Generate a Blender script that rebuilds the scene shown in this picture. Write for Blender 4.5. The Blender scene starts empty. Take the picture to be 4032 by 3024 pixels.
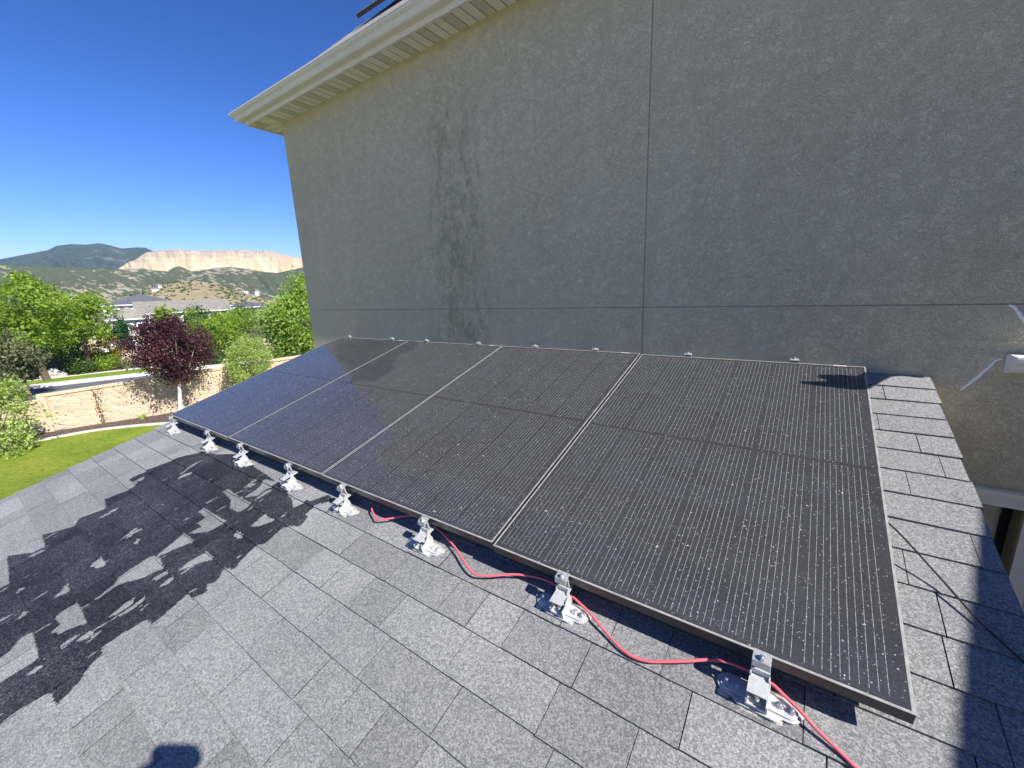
import bpy, bmesh, math, random
import numpy as np
from mathutils import Vector, Matrix
random.seed(7); RNG = np.random.default_rng(7)
HAZE = 0.00011
SC = bpy.context.scene; COL = SC.collection
R_ = math.radians

# ------------------------------------------------------------------ camera
FWD = Vector((-0.56564254, 0.79395743, -0.22289038)); RGT = Vector((0.81894839, 0.57255386, -0.03880228)); UPV = Vector((-0.09680939, 0.20448394, 0.97407097))
cd = bpy.data.cameras.new('camera'); cam = bpy.data.objects.new('camera', cd); COL.objects.link(cam)
cd.sensor_width = 36; cd.lens = 14.4798; cd.clip_start = 0.02; cd.clip_end = 20000
m = Matrix.Identity(4)
for i in range(3):
    m[i][0] = RGT[i]; m[i][1] = UPV[i]; m[i][2] = -FWD[i]
cam.matrix_world = m
SC.camera = cam

# ------------------------------------------------------------------ light
SUN = Vector((0.7375, -0.0914, 0.6690)).normalized()
W = bpy.data.worlds.new('World'); SC.world = W; W.use_nodes = True
wn = W.node_tree; bg = wn.nodes['Background']
sky = wn.nodes.new('ShaderNodeTexSky'); sky.sky_type = 'NISHITA'; sky.sun_disc = False
sky.sun_elevation = math.asin(SUN.z); sky.sun_rotation = math.atan2(SUN.x, SUN.y)
sky.altitude = 1800; sky.air_density = 1.0; sky.dust_density = 0.0; sky.ozone_density = 4.5
sp_ = wn.nodes.new('ShaderNodeSeparateColor'); cb_ = wn.nodes.new('ShaderNodeCombineColor'); wn.links.new(sky.outputs[0], sp_.inputs[0])
for i_, (g_, t_) in enumerate(((2.2, 0.086), (1.5, 0.190), (1.3, 0.345))):   # colour response per channel
    p_ = wn.nodes.new('ShaderNodeMath'); p_.operation = 'POWER'; p_.inputs[1].default_value = g_; wn.links.new(sp_.outputs[i_], p_.inputs[0])
    q_ = wn.nodes.new('ShaderNodeMath'); q_.operation = 'MULTIPLY'; q_.inputs[1].default_value = t_; wn.links.new(p_.outputs[0], q_.inputs[0]); wn.links.new(q_.outputs[0], cb_.inputs[i_])
wn.links.new(cb_.outputs[0], bg.inputs[0]); bg.inputs[1].default_value = 0.112
sd = bpy.data.lights.new('sun', 'SUN'); sd.energy = 3.15; sd.angle = R_(0.53); sd.color = (1.0, 0.95, 0.88)
sun = bpy.data.objects.new('sun', sd); COL.objects.link(sun); sun.rotation_euler = SUN.to_track_quat('Z', 'Y').to_euler()
SC.view_settings.view_transform = 'Standard'; SC.view_settings.look = 'None'
SC.view_settings.exposure = 1.56; SC.view_settings.gamma = 1.0
SC.render.resolution_x = 1024; SC.render.resolution_y = 768

# ------------------------------------------------------------------ helpers
def link(name, me, mats=None, parent=None):
    o = bpy.data.objects.new(name, me); COL.objects.link(o)
    if mats is not None:
        for k in (mats if isinstance(mats, (list, tuple)) else [mats]): me.materials.append(k)
    if parent is not None: o.parent = parent
    return o
def tag(o, label=None, cat=None, group=None, kind=None):
    if label: o['label'] = label
    if cat: o['category'] = cat
    if group: o['group'] = group
    if kind: o['kind'] = kind
    return o
def empty(name, loc=(0, 0, 0), rot=(0, 0, 0), label=None, cat=None, group=None):
    o = bpy.data.objects.new(name, None); COL.objects.link(o); o.location = loc; o.rotation_euler = rot
    return tag(o, label, cat, group)
def copy_tree(o, parent=None):
    c = o.copy(); COL.objects.link(c); c.parent = parent
    for ch in list(o.children): copy_tree(ch, c)
    return c
class MB:
    def __init__(s): s.v = []; s.f = []; s.m = []
    def add(s, vs, fs, mi=0):
        b = len(s.v); s.v += [tuple(map(float, p)) for p in vs]; s.f += [tuple(b + i for i in f) for f in fs]; s.m += [mi] * len(fs); return s
    def box(s, x0, x1, y0, y1, z0, z1, mi=0, M=None):
        vs = [(x, y, z) for z in (z0, z1) for y in (y0, y1) for x in (x0, x1)]
        if M is not None: vs = [tuple(M @ Vector(v)) for v in vs]
        return s.add(vs, [(0, 2, 3, 1), (4, 5, 7, 6), (0, 1, 5, 4), (2, 6, 7, 3), (0, 4, 6, 2), (1, 3, 7, 5)], mi)
    def prism(s, pts, a, b, axis=2, mi=0):
        n = len(pts)
        def P(p, t): return {0: (t, p[0], p[1]), 1: (p[0], t, p[1]), 2: (p[0], p[1], t)}[axis]
        vs = [P(p, a) for p in pts] + [P(p, b) for p in pts]
        fs = [tuple(range(n))[::-1], tuple(range(n, 2 * n))] + [(i, (i + 1) % n, n + (i + 1) % n, n + i) for i in range(n)]
        return s.add(vs, fs, mi)
    def tube(s, pts, rad, n=8, mi=0, caps=True):
        pts = [Vector(p) for p in pts]; rs = rad if isinstance(rad, (list, tuple)) else [rad] * len(pts)
        rings = []; prev = None
        for i, p in enumerate(pts):
            t = (pts[min(i + 1, len(pts) - 1)] - pts[max(i - 1, 0)]).normalized()
            if prev is None:
                u = t.orthogonal().normalized()
            else:
                u = (prev - t * prev.dot(t)).normalized()
            prev = u; w = t.cross(u)
            rings.append([p + (u * math.cos(2 * math.pi * k / n) + w * math.sin(2 * math.pi * k / n)) * rs[i] for k in range(n)])
        vs = [v for r in rings for v in r]; fs = []
        for i in range(len(pts) - 1):
            for k in range(n): fs.append((i * n + k, i * n + (k + 1) % n, (i + 1) * n + (k + 1) % n, (i + 1) * n + k))
        if caps: fs += [tuple(range(n))[::-1], tuple(range((len(pts) - 1) * n, len(pts) * n))]
        return s.add(vs, fs, mi)
    def build(s, name, mats, parent=None, smooth=False, bevel=0):
        me = bpy.data.meshes.new(name); me.from_pydata(s.v, [], s.f)
        if any(s.m): me.polygons.foreach_set('material_index', s.m)
        bm = bmesh.new(); bm.from_mesh(me); bmesh.ops.recalc_face_normals(bm, faces=bm.faces)
        if bevel:
            ed = [e for e in bm.edges if len(e.link_faces) == 2 and e.calc_face_angle(0) > 0.5]
            bmesh.ops.bevel(bm, geom=ed, offset=bevel, segments=2, affect='EDGES', profile=0.6, clamp_overlap=True)
        bm.to_mesh(me); bm.free()
        if smooth:
            me.shade_smooth()
            try: me.set_sharp_from_angle(angle=R_(35))
            except Exception: pass
        return link(name, me, mats, parent)
def catmull(pts, k=6):
    out = []; n = len(pts)
    for i in range(n - 1):
        p0, p1, p2, p3 = [Vector(pts[max(0, min(n - 1, j))]) for j in (i - 1, i, i + 1, i + 2)]
        for a in range(k):
            t = a / k
            out.append(0.5 * ((2 * p1) + (p2 - p0) * t + (2 * p0 - 5 * p1 + 4 * p2 - p3) * t * t + (3 * p1 - p0 - 3 * p2 + p3) * t ** 3))
    out.append(Vector(pts[-1])); return out

# material node helper
class Mat:
    def __init__(s, name, rough=0.8, spec=0.3, metal=0.0, color=(0.5, 0.5, 0.5)):
        s.m = bpy.data.materials.new(name); s.m.use_nodes = True; s.t = s.m.node_tree
        s.b = s.t.nodes['Principled BSDF']; s.b.inputs['Roughness'].default_value = rough
        s.b.inputs['Specular IOR Level'].default_value = spec; s.b.inputs['Metallic'].default_value = metal
        s.b.inputs['Base Color'].default_value = (*color, 1); s.co = None
    def n(s, typ, **kw):
        nd = s.t.nodes.new(typ)
        for k, v in kw.items(): setattr(nd, k, v)
        return nd
    def set(s, sock, v):
        if hasattr(v, 'is_linked') or hasattr(v, 'links'): s.t.links.new(v, sock)
        elif v is not None:
            if isinstance(v, (tuple, list)) and len(v) == 3 and sock.type == 'RGBA': v = (*v, 1)
            sock.default_value = v
    def coord(s, which='Object'):
        if s.co is None: s.co = s.n('ShaderNodeTexCoord')
        return s.co.outputs[which]
    def mapping(s, vec, scale=(1, 1, 1), rot=(0, 0, 0), loc=(0, 0, 0)):
        nd = s.n('ShaderNodeMapping'); s.set(nd.inputs['Vector'], vec); nd.inputs['Scale'].default_value = scale
        nd.inputs['Rotation'].default_value = rot; nd.inputs['Location'].default_value = loc; return nd.outputs[0]
    def noise(s, vec, scale, detail=3, rough=0.5, dist=0.0):
        nd = s.n('ShaderNodeTexNoise'); s.set(nd.inputs['Vector'], vec); nd.inputs['Scale'].default_value = scale
        nd.inputs['Detail'].default_value = detail; nd.inputs['Roughness'].default_value = rough; nd.inputs['Distortion'].default_value = dist
        return nd.outputs['Fac']
    def vor(s, vec, scale, feature='F1', out='Distance', rnd=1.0):
        nd = s.n('ShaderNodeTexVoronoi', feature=feature); s.set(nd.inputs['Vector'], vec); nd.inputs['Scale'].default_value = scale
        nd.inputs['Randomness'].default_value = rnd
        return nd.outputs[out]
    def math(s, op, a, b=None, c=None, clamp=False):
        nd = s.n('ShaderNodeMath', operation=op, use_clamp=clamp); s.set(nd.inputs[0], a)
        if b is not None: s.set(nd.inputs[1], b)
        if c is not None: s.set(nd.inputs[2], c)
        return nd.outputs[0]
    def ramp(s, fac, lo, hi, a=0.0, b=1.0, smooth=False):
        nd = s.n('ShaderNodeMapRange'); nd.clamp = True
        if smooth: nd.interpolation_type = 'SMOOTHSTEP'
        s.set(nd.inputs[0], fac); nd.inputs[1].default_value = lo; nd.inputs[2].default_value = hi
        nd.inputs[3].default_value = a; nd.inputs[4].default_value = b; return nd.outputs[0]
    def cramp(s, fac, stops):
        nd = s.n('ShaderNodeValToRGB'); s.set(nd.inputs[0], fac); e = nd.color_ramp.elements
        while len(e) < len(stops): e.new(0.5)
        for i, (p, c) in enumerate(stops): e[i].position = p; e[i].color = (*c, 1)
        return nd.outputs[0]
    def mix(s, fac, a, b, blend='MIX'):
        nd = s.n('ShaderNodeMix', data_type='RGBA', blend_type=blend); s.set(nd.inputs[0], fac); s.set(nd.inputs[6], a); s.set(nd.inputs[7], b)
        return nd.outputs[2]
    def xyz(s, vec):
        nd = s.n('ShaderNodeSeparateXYZ'); s.set(nd.inputs[0], vec); return nd.outputs
    def comb(s, x, y, z):
        nd = s.n('ShaderNodeCombineXYZ'); s.set(nd.inputs[0], x); s.set(nd.inputs[1], y); s.set(nd.inputs[2], z); return nd.outputs[0]
    def attr(s, name, out='Fac'):
        nd = s.n('ShaderNodeAttribute'); nd.attribute_name = name; return nd.outputs[out]
    def color(s, c): s.set(s.b.inputs['Base Color'], c); return s
    def roughness(s, v): s.set(s.b.inputs['Roughness'], v); return s
    def bump(s, h, strength=0.5, dist=0.01):
        nd = s.n('ShaderNodeBump'); nd.inputs['Strength'].default_value = strength; nd.inputs['Distance'].default_value = dist
        s.set(nd.inputs['Height'], h); s.t.links.new(nd.outputs[0], s.b.inputs['Normal']); return s
MULT = 'MULTIPLY'

# ------------------------------------------------------------------ materials
def m_stucco(name, stain=True):
    k = Mat(name, rough=0.95, spec=0.15); P = k.coord('Object')
    w = k.n('ShaderNodeTexNoise'); w.inputs['Scale'].default_value = 9; w.inputs['Detail'].default_value = 2; k.set(w.inputs['Vector'], P)
    mv = k.n('ShaderNodeVectorMath', operation='MULTIPLY_ADD'); k.set(mv.inputs[0], w.outputs['Color']); mv.inputs[1].default_value = (0.10, 0.10, 0.10); k.set(mv.inputs[2], P)
    worm = k.noise(mv.outputs[0], 78, 2, 0.5, 1.8)
    ridge = k.ramp(k.math('ABSOLUTE', k.math('SUBTRACT', worm, 0.5)), 0.0, 0.13, 1, 0)
    fine = k.noise(P, 240, 2, 0.6)
    h = k.math('ADD', k.math('MULTIPLY', ridge, 0.7), k.math('MULTIPLY', fine, 0.5))
    big = k.noise(P, 0.9, 4, 0.6)
    c = k.cramp(big, [(0.3, (0.70, 0.60, 0.39)), (0.7, (0.77, 0.67, 0.44))])
    c = k.mix(k.math('MULTIPLY', ridge, 0.35), c, (0.92, 0.83, 0.57))
    c = k.mix(k.ramp(fine, 0.35, 0.50, 0.3, 0), c, (0.22, 0.19, 0.15))
    if stain:
        X = k.xyz(P)
        # the damp streak: an irregular vertical band with its own colour
        nn = k.noise(k.mapping(P, (1, 1, 0.35)), 3.2, 4, 0.6)
        xo = k.math('ADD', X[0], k.math('MULTIPLY', k.math('SUBTRACT', nn, 0.5), 0.8))
        band = k.math('SUBTRACT', 1.0, k.math('DIVIDE', k.math('ABSOLUTE', k.math('SUBTRACT', xo, -2.64)), 0.42), clamp=True)
        zz = k.math('MULTIPLY', k.ramp(X[2], 1.95, 1.1, 0, 1, True), k.ramp(X[2], -0.9, -0.3, 0.6, 1))
        blot = k.ramp(k.noise(k.mapping(P, (1, 1, 0.5)), 16, 6, 0.8, 0.1), 0.44, 0.62)
        f = k.math('MULTIPLY', k.math('MULTIPLY', k.ramp(band, 0.15, 0.5), zz), blot, clamp=True)
        c = k.mix(k.math('MULTIPLY', f, 0.72), c, (0.36, 0.33, 0.17))
        # paler vertical wash marks
        f2 = k.ramp(k.noise(k.mapping(P, (1, 1, 0.12)), 4.5, 4, 0.6), 0.5, 0.72)
        c = k.mix(k.math('MULTIPLY', f2, 0.22), c, (0.92, 0.83, 0.57))
    k.color(c); k.bump(h, 0.8, 0.006); return k.m

def m_shingle():
    k = Mat('asphalt_shingle', rough=0.9, spec=0.3); P = k.coord('Object')
    tone = k.attr('tone'); wet = k.attr('wet')
    g = k.vor(P, 420, out='Color'); gs = k.xyz(g)
    v = k.n('ShaderNodeTexVoronoi'); v.inputs['Scale'].default_value = 210; k.set(v.inputs['Vector'], P)
    g2 = k.xyz(v.outputs['Color'])
    sp = k.math('ADD', k.math('MULTIPLY', gs[0], 0.5), k.math('MULTIPLY', g2[0], 0.5))
    c = k.cramp(sp, [(0.15, (0.13, 0.135, 0.142)), (0.42, (0.195, 0.20, 0.207)), (0.6, (0.25, 0.255, 0.262)), (0.82, (0.35, 0.35, 0.352))])
    big = k.noise(P, 2.2, 4, 0.6)
    c = k.mix(1.0, c, k.cramp(big, [(0.3, (0.86, 0.86, 0.86)), (0.7, (1.08, 1.07, 1.05))]), MULT)
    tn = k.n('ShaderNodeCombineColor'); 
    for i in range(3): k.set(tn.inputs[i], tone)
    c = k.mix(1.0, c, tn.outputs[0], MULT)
    # pale mineral dust
    c = k.mix(k.ramp(k.noise(P, 7, 5, 0.7), 0.55, 0.8, 0, 0.2), c, (0.40, 0.39, 0.37))
    we = k.math('ADD', wet, k.math('MULTIPLY', k.math('SUBTRACT', k.noise(k.mapping(P, (1, 0.28, 0.28)), 75, 4, 0.7), 0.5), 0.9))
    we = k.math('SUBTRACT', we, k.ramp(k.noise(k.mapping(P, (1, 0.35, 0.35)), 17, 4, 0.6), 0.635, 0.66, 0, 0.8))
    we = k.ramp(we, 0.46, 0.54)
    wv = k.cramp(k.noise(P, 5, 4, 0.7), [(0.35, (0.75, 0.75, 0.78)), (0.65, (1.35, 1.35, 1.35))])
    dark = k.mix(1.0, k.mix(1.0, c, k.mix(0.6, (1, 1, 1), tn.outputs[0]), MULT), k.cramp(sp, [(0.3, (0.06, 0.066, 0.082)), (0.6, (0.115, 0.122, 0.145)), (0.8, (0.25, 0.26, 0.28))]), MULT)
    c = k.mix(we, c, k.mix(1.0, dark, wv, MULT)); k.color(c)
    k.roughness(k.ramp(we, 0, 1, 0.9, 0.62)); k.set(k.b.inputs['Specular IOR Level'], k.ramp(we, 0, 1, 0.3, 0.2))
    k.bump(sp, 0.4, 0.003); return k.m

def m_simple(name, c, rough=0.6, metal=0.0, var=0.12, scale=30, spec=0.4, bump=0.0):
    k = Mat(name, rough=rough, metal=metal, spec=spec); P = k.coord('Object')
    n = k.noise(P, scale, 4, 0.6)
    lo = tuple(x * (1 - var) for x in c); hi = tuple(min(1, x * (1 + var)) for x in c)
    k.color(k.cramp(n, [(0.3, lo), (0.7, hi)]))
    if bump: k.bump(n, bump, 0.01)
    return k.m

def m_cells():
    k = Mat('solar_glass', rough=0.07, spec=0.36); P = k.coord('Object'); X = k.xyz(P)
    oi = k.n('ShaderNodeObjectInfo')
    off = k.n('ShaderNodeVectorMath', operation='ADD'); k.set(off.inputs[0], P)
    sc = k.math('MULTIPLY', oi.outputs['Random'], 37.0); k.set(off.inputs[1], k.comb(sc, sc, sc)); Q = off.outputs[0]
    # cells 0.182 m wide, ten wires each
    cx = k.math('MODULO', k.math('SUBTRACT', X[0], 0.018), 0.1835)
    w = k.math('MODULO', cx, 0.0173); w = k.math('ABSOLUTE', k.math('SUBTRACT', w, 0.00865))
    line = k.math('LESS_THAN', w, 0.00066)
    ok = k.math('LESS_THAN', cx, 0.1735)
    line = k.math('MULTIPLY', line, ok)
    cyy = k.math('MODULO', k.math('ADD', k.math('SUBTRACT', X[1], 0.865), 18.0), 0.0925)
    rowgap = k.math('LESS_THAN', k.math('ABSOLUTE', k.math('SUBTRACT', cyy, 0.0458)), 0.0448)
    mid = k.math('GREATER_THAN', k.math('ABSOLUTE', k.math('SUBTRACT', X[1], 0.865)), 0.009)
    edge = k.math('MULTIPLY', k.math('GREATER_THAN', X[1], 0.022), k.math('LESS_THAN', X[1], 1.708))
    edgx = k.math('MULTIPLY', k.math('GREATER_THAN', X[0], 0.02), k.math('LESS_THAN', X[0], 1.116))
    line = k.math('MULTIPLY', k.math('MULTIPLY', line, mid), k.math('MULTIPLY', edge, edgx))
    beads = k.ramp(k.noise(Q, 150, 2, 0.6), 0.35, 0.62, 0.25, 1.0)
    line = k.math('MULTIPLY', line, beads)
    cellid = k.vor(k.mapping(Q, (1 / 0.1835, 1 / 0.0925, 0)), 1.0, out='Color', rnd=0.0)
    base = k.mix(k.xyz(cellid)[0], (0.006, 0.007, 0.012), (0.012, 0.014, 0.024))
    base = k.mix(k.math('MULTIPLY', rowgap, mid), (0.004, 0.004, 0.005), base)
    # dust film
    dn = k.noise(Q, 2.3, 5, 0.62); ds = k.noise(k.mapping(Q, (1, 0.18, 1)), 9, 4, 0.6); df = k.noise(Q, 130, 3, 0.7)
    dust = k.math('ADD', k.math('MULTIPLY', dn, 0.30), k.math('MULTIPLY', ds, 0.16))
    dust = k.math('ADD', dust, k.math('MULTIPLY', k.math('SUBTRACT', df, 0.42), 1.2))
    dust = k.math('ADD', dust, k.ramp(X[1], 0.10, 0.0, 0, 0.10))
    # rinsed area, with its own streaky outline, read from a mesh attribute
    rin = k.math('ADD', k.attr('rinsed'), k.math('MULTIPLY', k.math('SUBTRACT', k.noise(k.mapping(Q, (1, 0.4, 1)), 9, 4, 0.65), 0.5), 0.9))
    rin = k.ramp(rin, 0.42, 0.62)
    dust = k.math('MULTIPLY', dust, k.ramp(rin, 0, 1, 1.0, 0.25))
    dust = k.math('ADD', k.math('MULTIPLY', dust, 0.13), k.math('MULTIPLY', k.ramp(rin, 0, 1, 1, .3), 0.055), clamp=True)
    c = k.mix(dust, base, (0.37, 0.36, 0.35))
    c = k.mix(k.math('MULTIPLY', line, 0.95), c, (0.36, 0.37, 0.39))
    # droppings and specks
    for scl, r0, gate in ((30, 0.085, 0.87), (120, 0.16, 0.80), (230, 0.22, 0.86), (9, 0.035, 0.60), (60, 0.11, 0.86)):
        v = k.n('ShaderNodeTexVoronoi'); v.inputs['Scale'].default_value = scl
        dv = k.n('ShaderNodeVectorMath', operation='MULTIPLY_ADD'); nz = k.n('ShaderNodeTexNoise'); nz.inputs['Scale'].default_value = scl * 1.7
        k.set(nz.inputs['Vector'], Q); k.set(dv.inputs[0], nz.outputs['Color']); dv.inputs[1].default_value = (0.35 / scl,) * 3; k.set(dv.inputs[2], Q)
        k.set(v.inputs['Vector'], dv.outputs[0])
        cc = k.xyz(v.outputs['Color'])
        s_ = k.math('MULTIPLY', k.math('LESS_THAN', v.outputs['Distance'], k.math('MULTIPLY', cc[1], r0 * 1.6)), k.math('GREATER_THAN', cc[0], gate))
        c = k.mix(k.math('MULTIPLY', s_, 0.6), c, (0.55, 0.54, 0.51))
    k.color(c); k.roughness(k.ramp(dust, 0.0, 0.5, 0.05, 0.22))
    k.b.inputs['Sheen Weight'].default_value = 0.07; k.b.inputs['Sheen Roughness'].default_value = 0.35; k.b.inputs['Sheen Tint'].default_value = (1.0, 0.93, 0.84, 1); return k.m

def m_leaf(name, c1, c2, trans=0.35):
    k = Mat(name, rough=0.5, spec=0.3)
    t = k.attr('tone'); c = k.mix(t, c1, c2); k.color(c)
    tr = k.n('ShaderNodeBsdfTranslucent'); k.set(tr.inputs[0], k.mix(1.0, c, (1.25, 1.35, 0.6), MULT))
    mx = k.n('ShaderNodeMixShader'); mx.inputs[0].default_value = trans
    k.t.links.new(k.b.outputs[0], mx.inputs[1]); k.t.links.new(tr.outputs[0], mx.inputs[2])
    k.t.links.new(mx.outputs[0], k.t.nodes['Material Output'].inputs[0]); return k.m

def m_frame():
    k = Mat('black_anodised_frame', rough=0.35, spec=0.5); P = k.coord('Object')
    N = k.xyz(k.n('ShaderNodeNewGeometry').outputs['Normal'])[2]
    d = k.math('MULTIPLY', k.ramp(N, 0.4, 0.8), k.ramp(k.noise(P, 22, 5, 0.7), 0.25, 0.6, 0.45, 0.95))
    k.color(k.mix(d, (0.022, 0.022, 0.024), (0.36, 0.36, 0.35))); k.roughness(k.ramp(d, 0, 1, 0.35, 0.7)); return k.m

def m_stone():
    k = Mat('moulded_stone', rough=0.9, spec=0.2); P = k.coord('Object')
    Q = k.mapping(P, (1, 1.0, 1.6))
    nz = k.n('ShaderNodeTexNoise'); nz.inputs['Scale'].default_value = 3; k.set(nz.inputs['Vector'], Q)
    dv = k.n('ShaderNodeVectorMath', operation='MULTIPLY_ADD'); k.set(dv.inputs[0], nz.outputs['Color']); dv.inputs[1].default_value = (0.22,) * 3; k.set(dv.inputs[2], Q)
    vd = k.vor(dv.outputs[0], 3.3, 'DISTANCE_TO_EDGE'); col = k.vor(dv.outputs[0], 3.3, out='Color'); r = k.xyz(col)[0]
    stone = k.cramp(r, [(0.1, (0.52, 0.40, 0.27)), (0.5, (0.62, 0.48, 0.33)), (0.76, (0.48, 0.38, 0.27)), (0.87, (0.53, 0.31, 0.20)), (0.95, (0.38, 0.33, 0.28))])
    c = k.mix(k.ramp(vd, 0.01, 0.05), (0.58, 0.45, 0.32), stone)
    c = k.mix(0.25, c, k.cramp(k.noise(P, 18, 4), [(0.3, (0.35, 0.28, 0.2)), (0.7, (0.75, 0.62, 0.45))]))
    k.color(c); k.bump(k.ramp(vd, 0.0, 0.22, 0, 1, True), 0.5, 0.04); return k.m

def m_ground(name, stops, scale, bumps=0.3, dist=0.05, extra=None):
    k = Mat(name, rough=0.95, spec=0.15); P = k.coord('Object')
    c = k.cramp(k.noise(P, scale, 6, 0.65), stops)
    if extra: c = k.mix(k.ramp(k.noise(P, extra[0], 4, 0.6), extra[2], extra[3], 0, extra[4]), c, extra[1])
    k.color(c); k.bump(k.noise(P, scale * 6, 4, 0.7), bumps, dist); return k.m

M = {}
M['stucco'] = m_stucco('grey_stucco'); M['stucco2'] = m_stucco('plain_stucco', False)
M['shingle'] = m_shingle()
M['cream'] = m_simple('cream_aluminium', (0.78, 0.72, 0.62), 0.45, var=0.06, scale=6)
M['cream_dark'] = m_simple('vented_soffit', (0.60, 0.55, 0.46), 0.6, var=0.3, scale=260)
M['joint'] = m_simple('control_joint', (0.36, 0.31, 0.25), 0.9)
M['black'] = m_simple('shadow_gap', (0.02, 0.02, 0.02), 0.9)
M['white'] = m_simple('white_paint', (0.78, 0.78, 0.76), 0.5, var=0.05)
M['alu'] = m_simple('mill_aluminium', (0.50, 0.51, 0.51), 0.55, 0.25, var=0.16, scale=60, spec=0.5)
M['clampgrey'] = m_simple('weathered_clamp', (0.42, 0.43, 0.43), 0.5, 0.4, var=0.2, scale=90)
M['steel'] = m_simple('steel_bolt', (0.66, 0.66, 0.66), 0.28, 0.85, var=0.1, scale=200)
M['seal'] = m_simple('pale_sealant', (0.46, 0.43, 0.36), 0.85, var=0.25, scale=80, bump=0.6)
M['pink'] = m_simple('faded_red_sheath', (0.70, 0.135, 0.16), 0.55, var=0.12, scale=50)
M['blackwire'] = m_simple('black_rubber', (0.03, 0.03, 0.03), 0.45)
M['cells'] = m_cells(); M['frame'] = m_frame()
M['label'] = m_simple('white_sticker', (0.8, 0.8, 0.78), 0.5, var=0.03)
M['stone'] = m_stone()
M['precast'] = m_simple('tan_precast', (0.56, 0.43, 0.30), 0.9, var=0.1, scale=5)
M['caulk'] = m_simple('white_caulk', (0.88, 0.85, 0.80), 0.7, var=0.1, scale=90)
M['bark'] = m_simple('brown_bark', (0.11, 0.085, 0.06), 0.95, var=0.4, scale=14, bump=0.8)
M['palebark'] = m_simple('pale_painted_trunk', (0.62, 0.60, 0.56), 0.8, var=0.12, scale=8)
M['glass'] = m_simple('dark_window_glass', (0.015, 0.018, 0.02), 0.06, spec=0.6)
M['skin'] = m_simple('skin', (0.55, 0.33, 0.24), 0.6, var=0.05)
M['cloth'] = m_simple('navy_cotton', (0.05, 0.06, 0.10), 0.9, var=0.2)
M['denim'] = m_simple('denim', (0.08, 0.11, 0.17), 0.9, var=0.2)
M['hair'] = m_simple('dark_hair', (0.03, 0.02, 0.015), 0.7)
M['phone'] = m_simple('black_plastic', (0.02, 0.02, 0.02), 0.3)

# ------------------------------------------------------------------ roof frame of reference
SL = 0.27302; CS, SN = math.cos(SL), math.sin(SL); HP = 0.1151
P0 = Vector((0, 1.05082, -0.91630)); NRM = Vector((0, -SN, CS)); UPS = Vector((0, CS, SN))
def RP(x, r, n=0.0): return P0 + Vector((x, 0, 0)) + UPS * r + NRM * (n - HP)
XL, XR = -4.525, 0.556; RTOP = 1.897; RBOT = -4.2; R0 = 0.17445; EX = 0.14296
WY = 2.909; GZ = -5.3

# ------------------------------------------------------------------ main house
house = empty('house', (0, WY, GZ), label='big grey stucco house with cream eaves filling the right half', cat='house')
HM = Matrix.Translation((0, -WY, -GZ))
def hp(o):
    o.matrix_parent_inverse = HM; return o
def HB(mb, name, mat, **kw):
    par = kw.pop('parent', house); o = mb.build(name, mat, par, **kw)
    if par is house: hp(o)
    return o
XC = -5.2257; ZS = 1.9988; YF = 2.665; XF = -5.575; XE = 3.6
# walls: a core and a render coat split by real control joints
w = MB()
w.box(XC + 0.008, XE, WY + 0.008, 9.0, GZ, -2.31); w.box(XC + 0.008, 0.36, WY + 0.0081, 8.9, -2.31, -1.14)
w.box(0.97, XE, WY + 0.0081, 8.9, -2.31, -1.14); w.box(XC + 0.008, XE, WY + 0.008, 9.0, -1.14, ZS + 0.1); w.box(0.30, 1.0, WY + 0.6, 8.8, -2.35, -1.1)
g = 0.0035; ZG = -0.1545; XM = -0.9245
def coat(x0, x1, z0, z1): w.box(x0, x1, WY, WY + 0.0079, z0, z1)
coat(XC, XM - g, ZG + g, ZS + 0.02); coat(XM + g, XE, ZG + g, ZS + 0.02); coat(XC, XM - g, GZ, ZG - g)
coat(XM + g, 0.36, GZ, ZG - g); coat(0.97, XE, GZ, ZG - g); coat(0.36, 0.97, -1.14, ZG - g); coat(0.36, 0.97, GZ, -2.31)
w.box(XC, XC + 0.0079, WY + 0.0079, 9.0, GZ, ZG - g); w.box(XC, XC + 0.0079, WY + 0.0079, 9.0, ZG + g, ZS + 0.02)
wo_ = HB(w, 'stucco_wall', M['stucco'])
j_ = MB(); j_.box(XC + .01, XE, WY + 0.0052, WY + 0.00785, ZG - g + .0002, ZG + g - .0002); j_.build('control_joint', M['joint'], wo_)
j_ = MB(); j_.box(XM - g + .0002, XM + g - .0002, WY + 0.0052, WY + 0.00785, ZG + g, ZS); j_.build('control_joint', M['joint'], wo_)
j_ = MB(); j_.box(XM - g + .0002, XM + g - .0002, WY + 0.0052, WY + 0.00785, -1.5, ZG - g); j_.build('control_joint', M['joint'], wo_)
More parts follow.
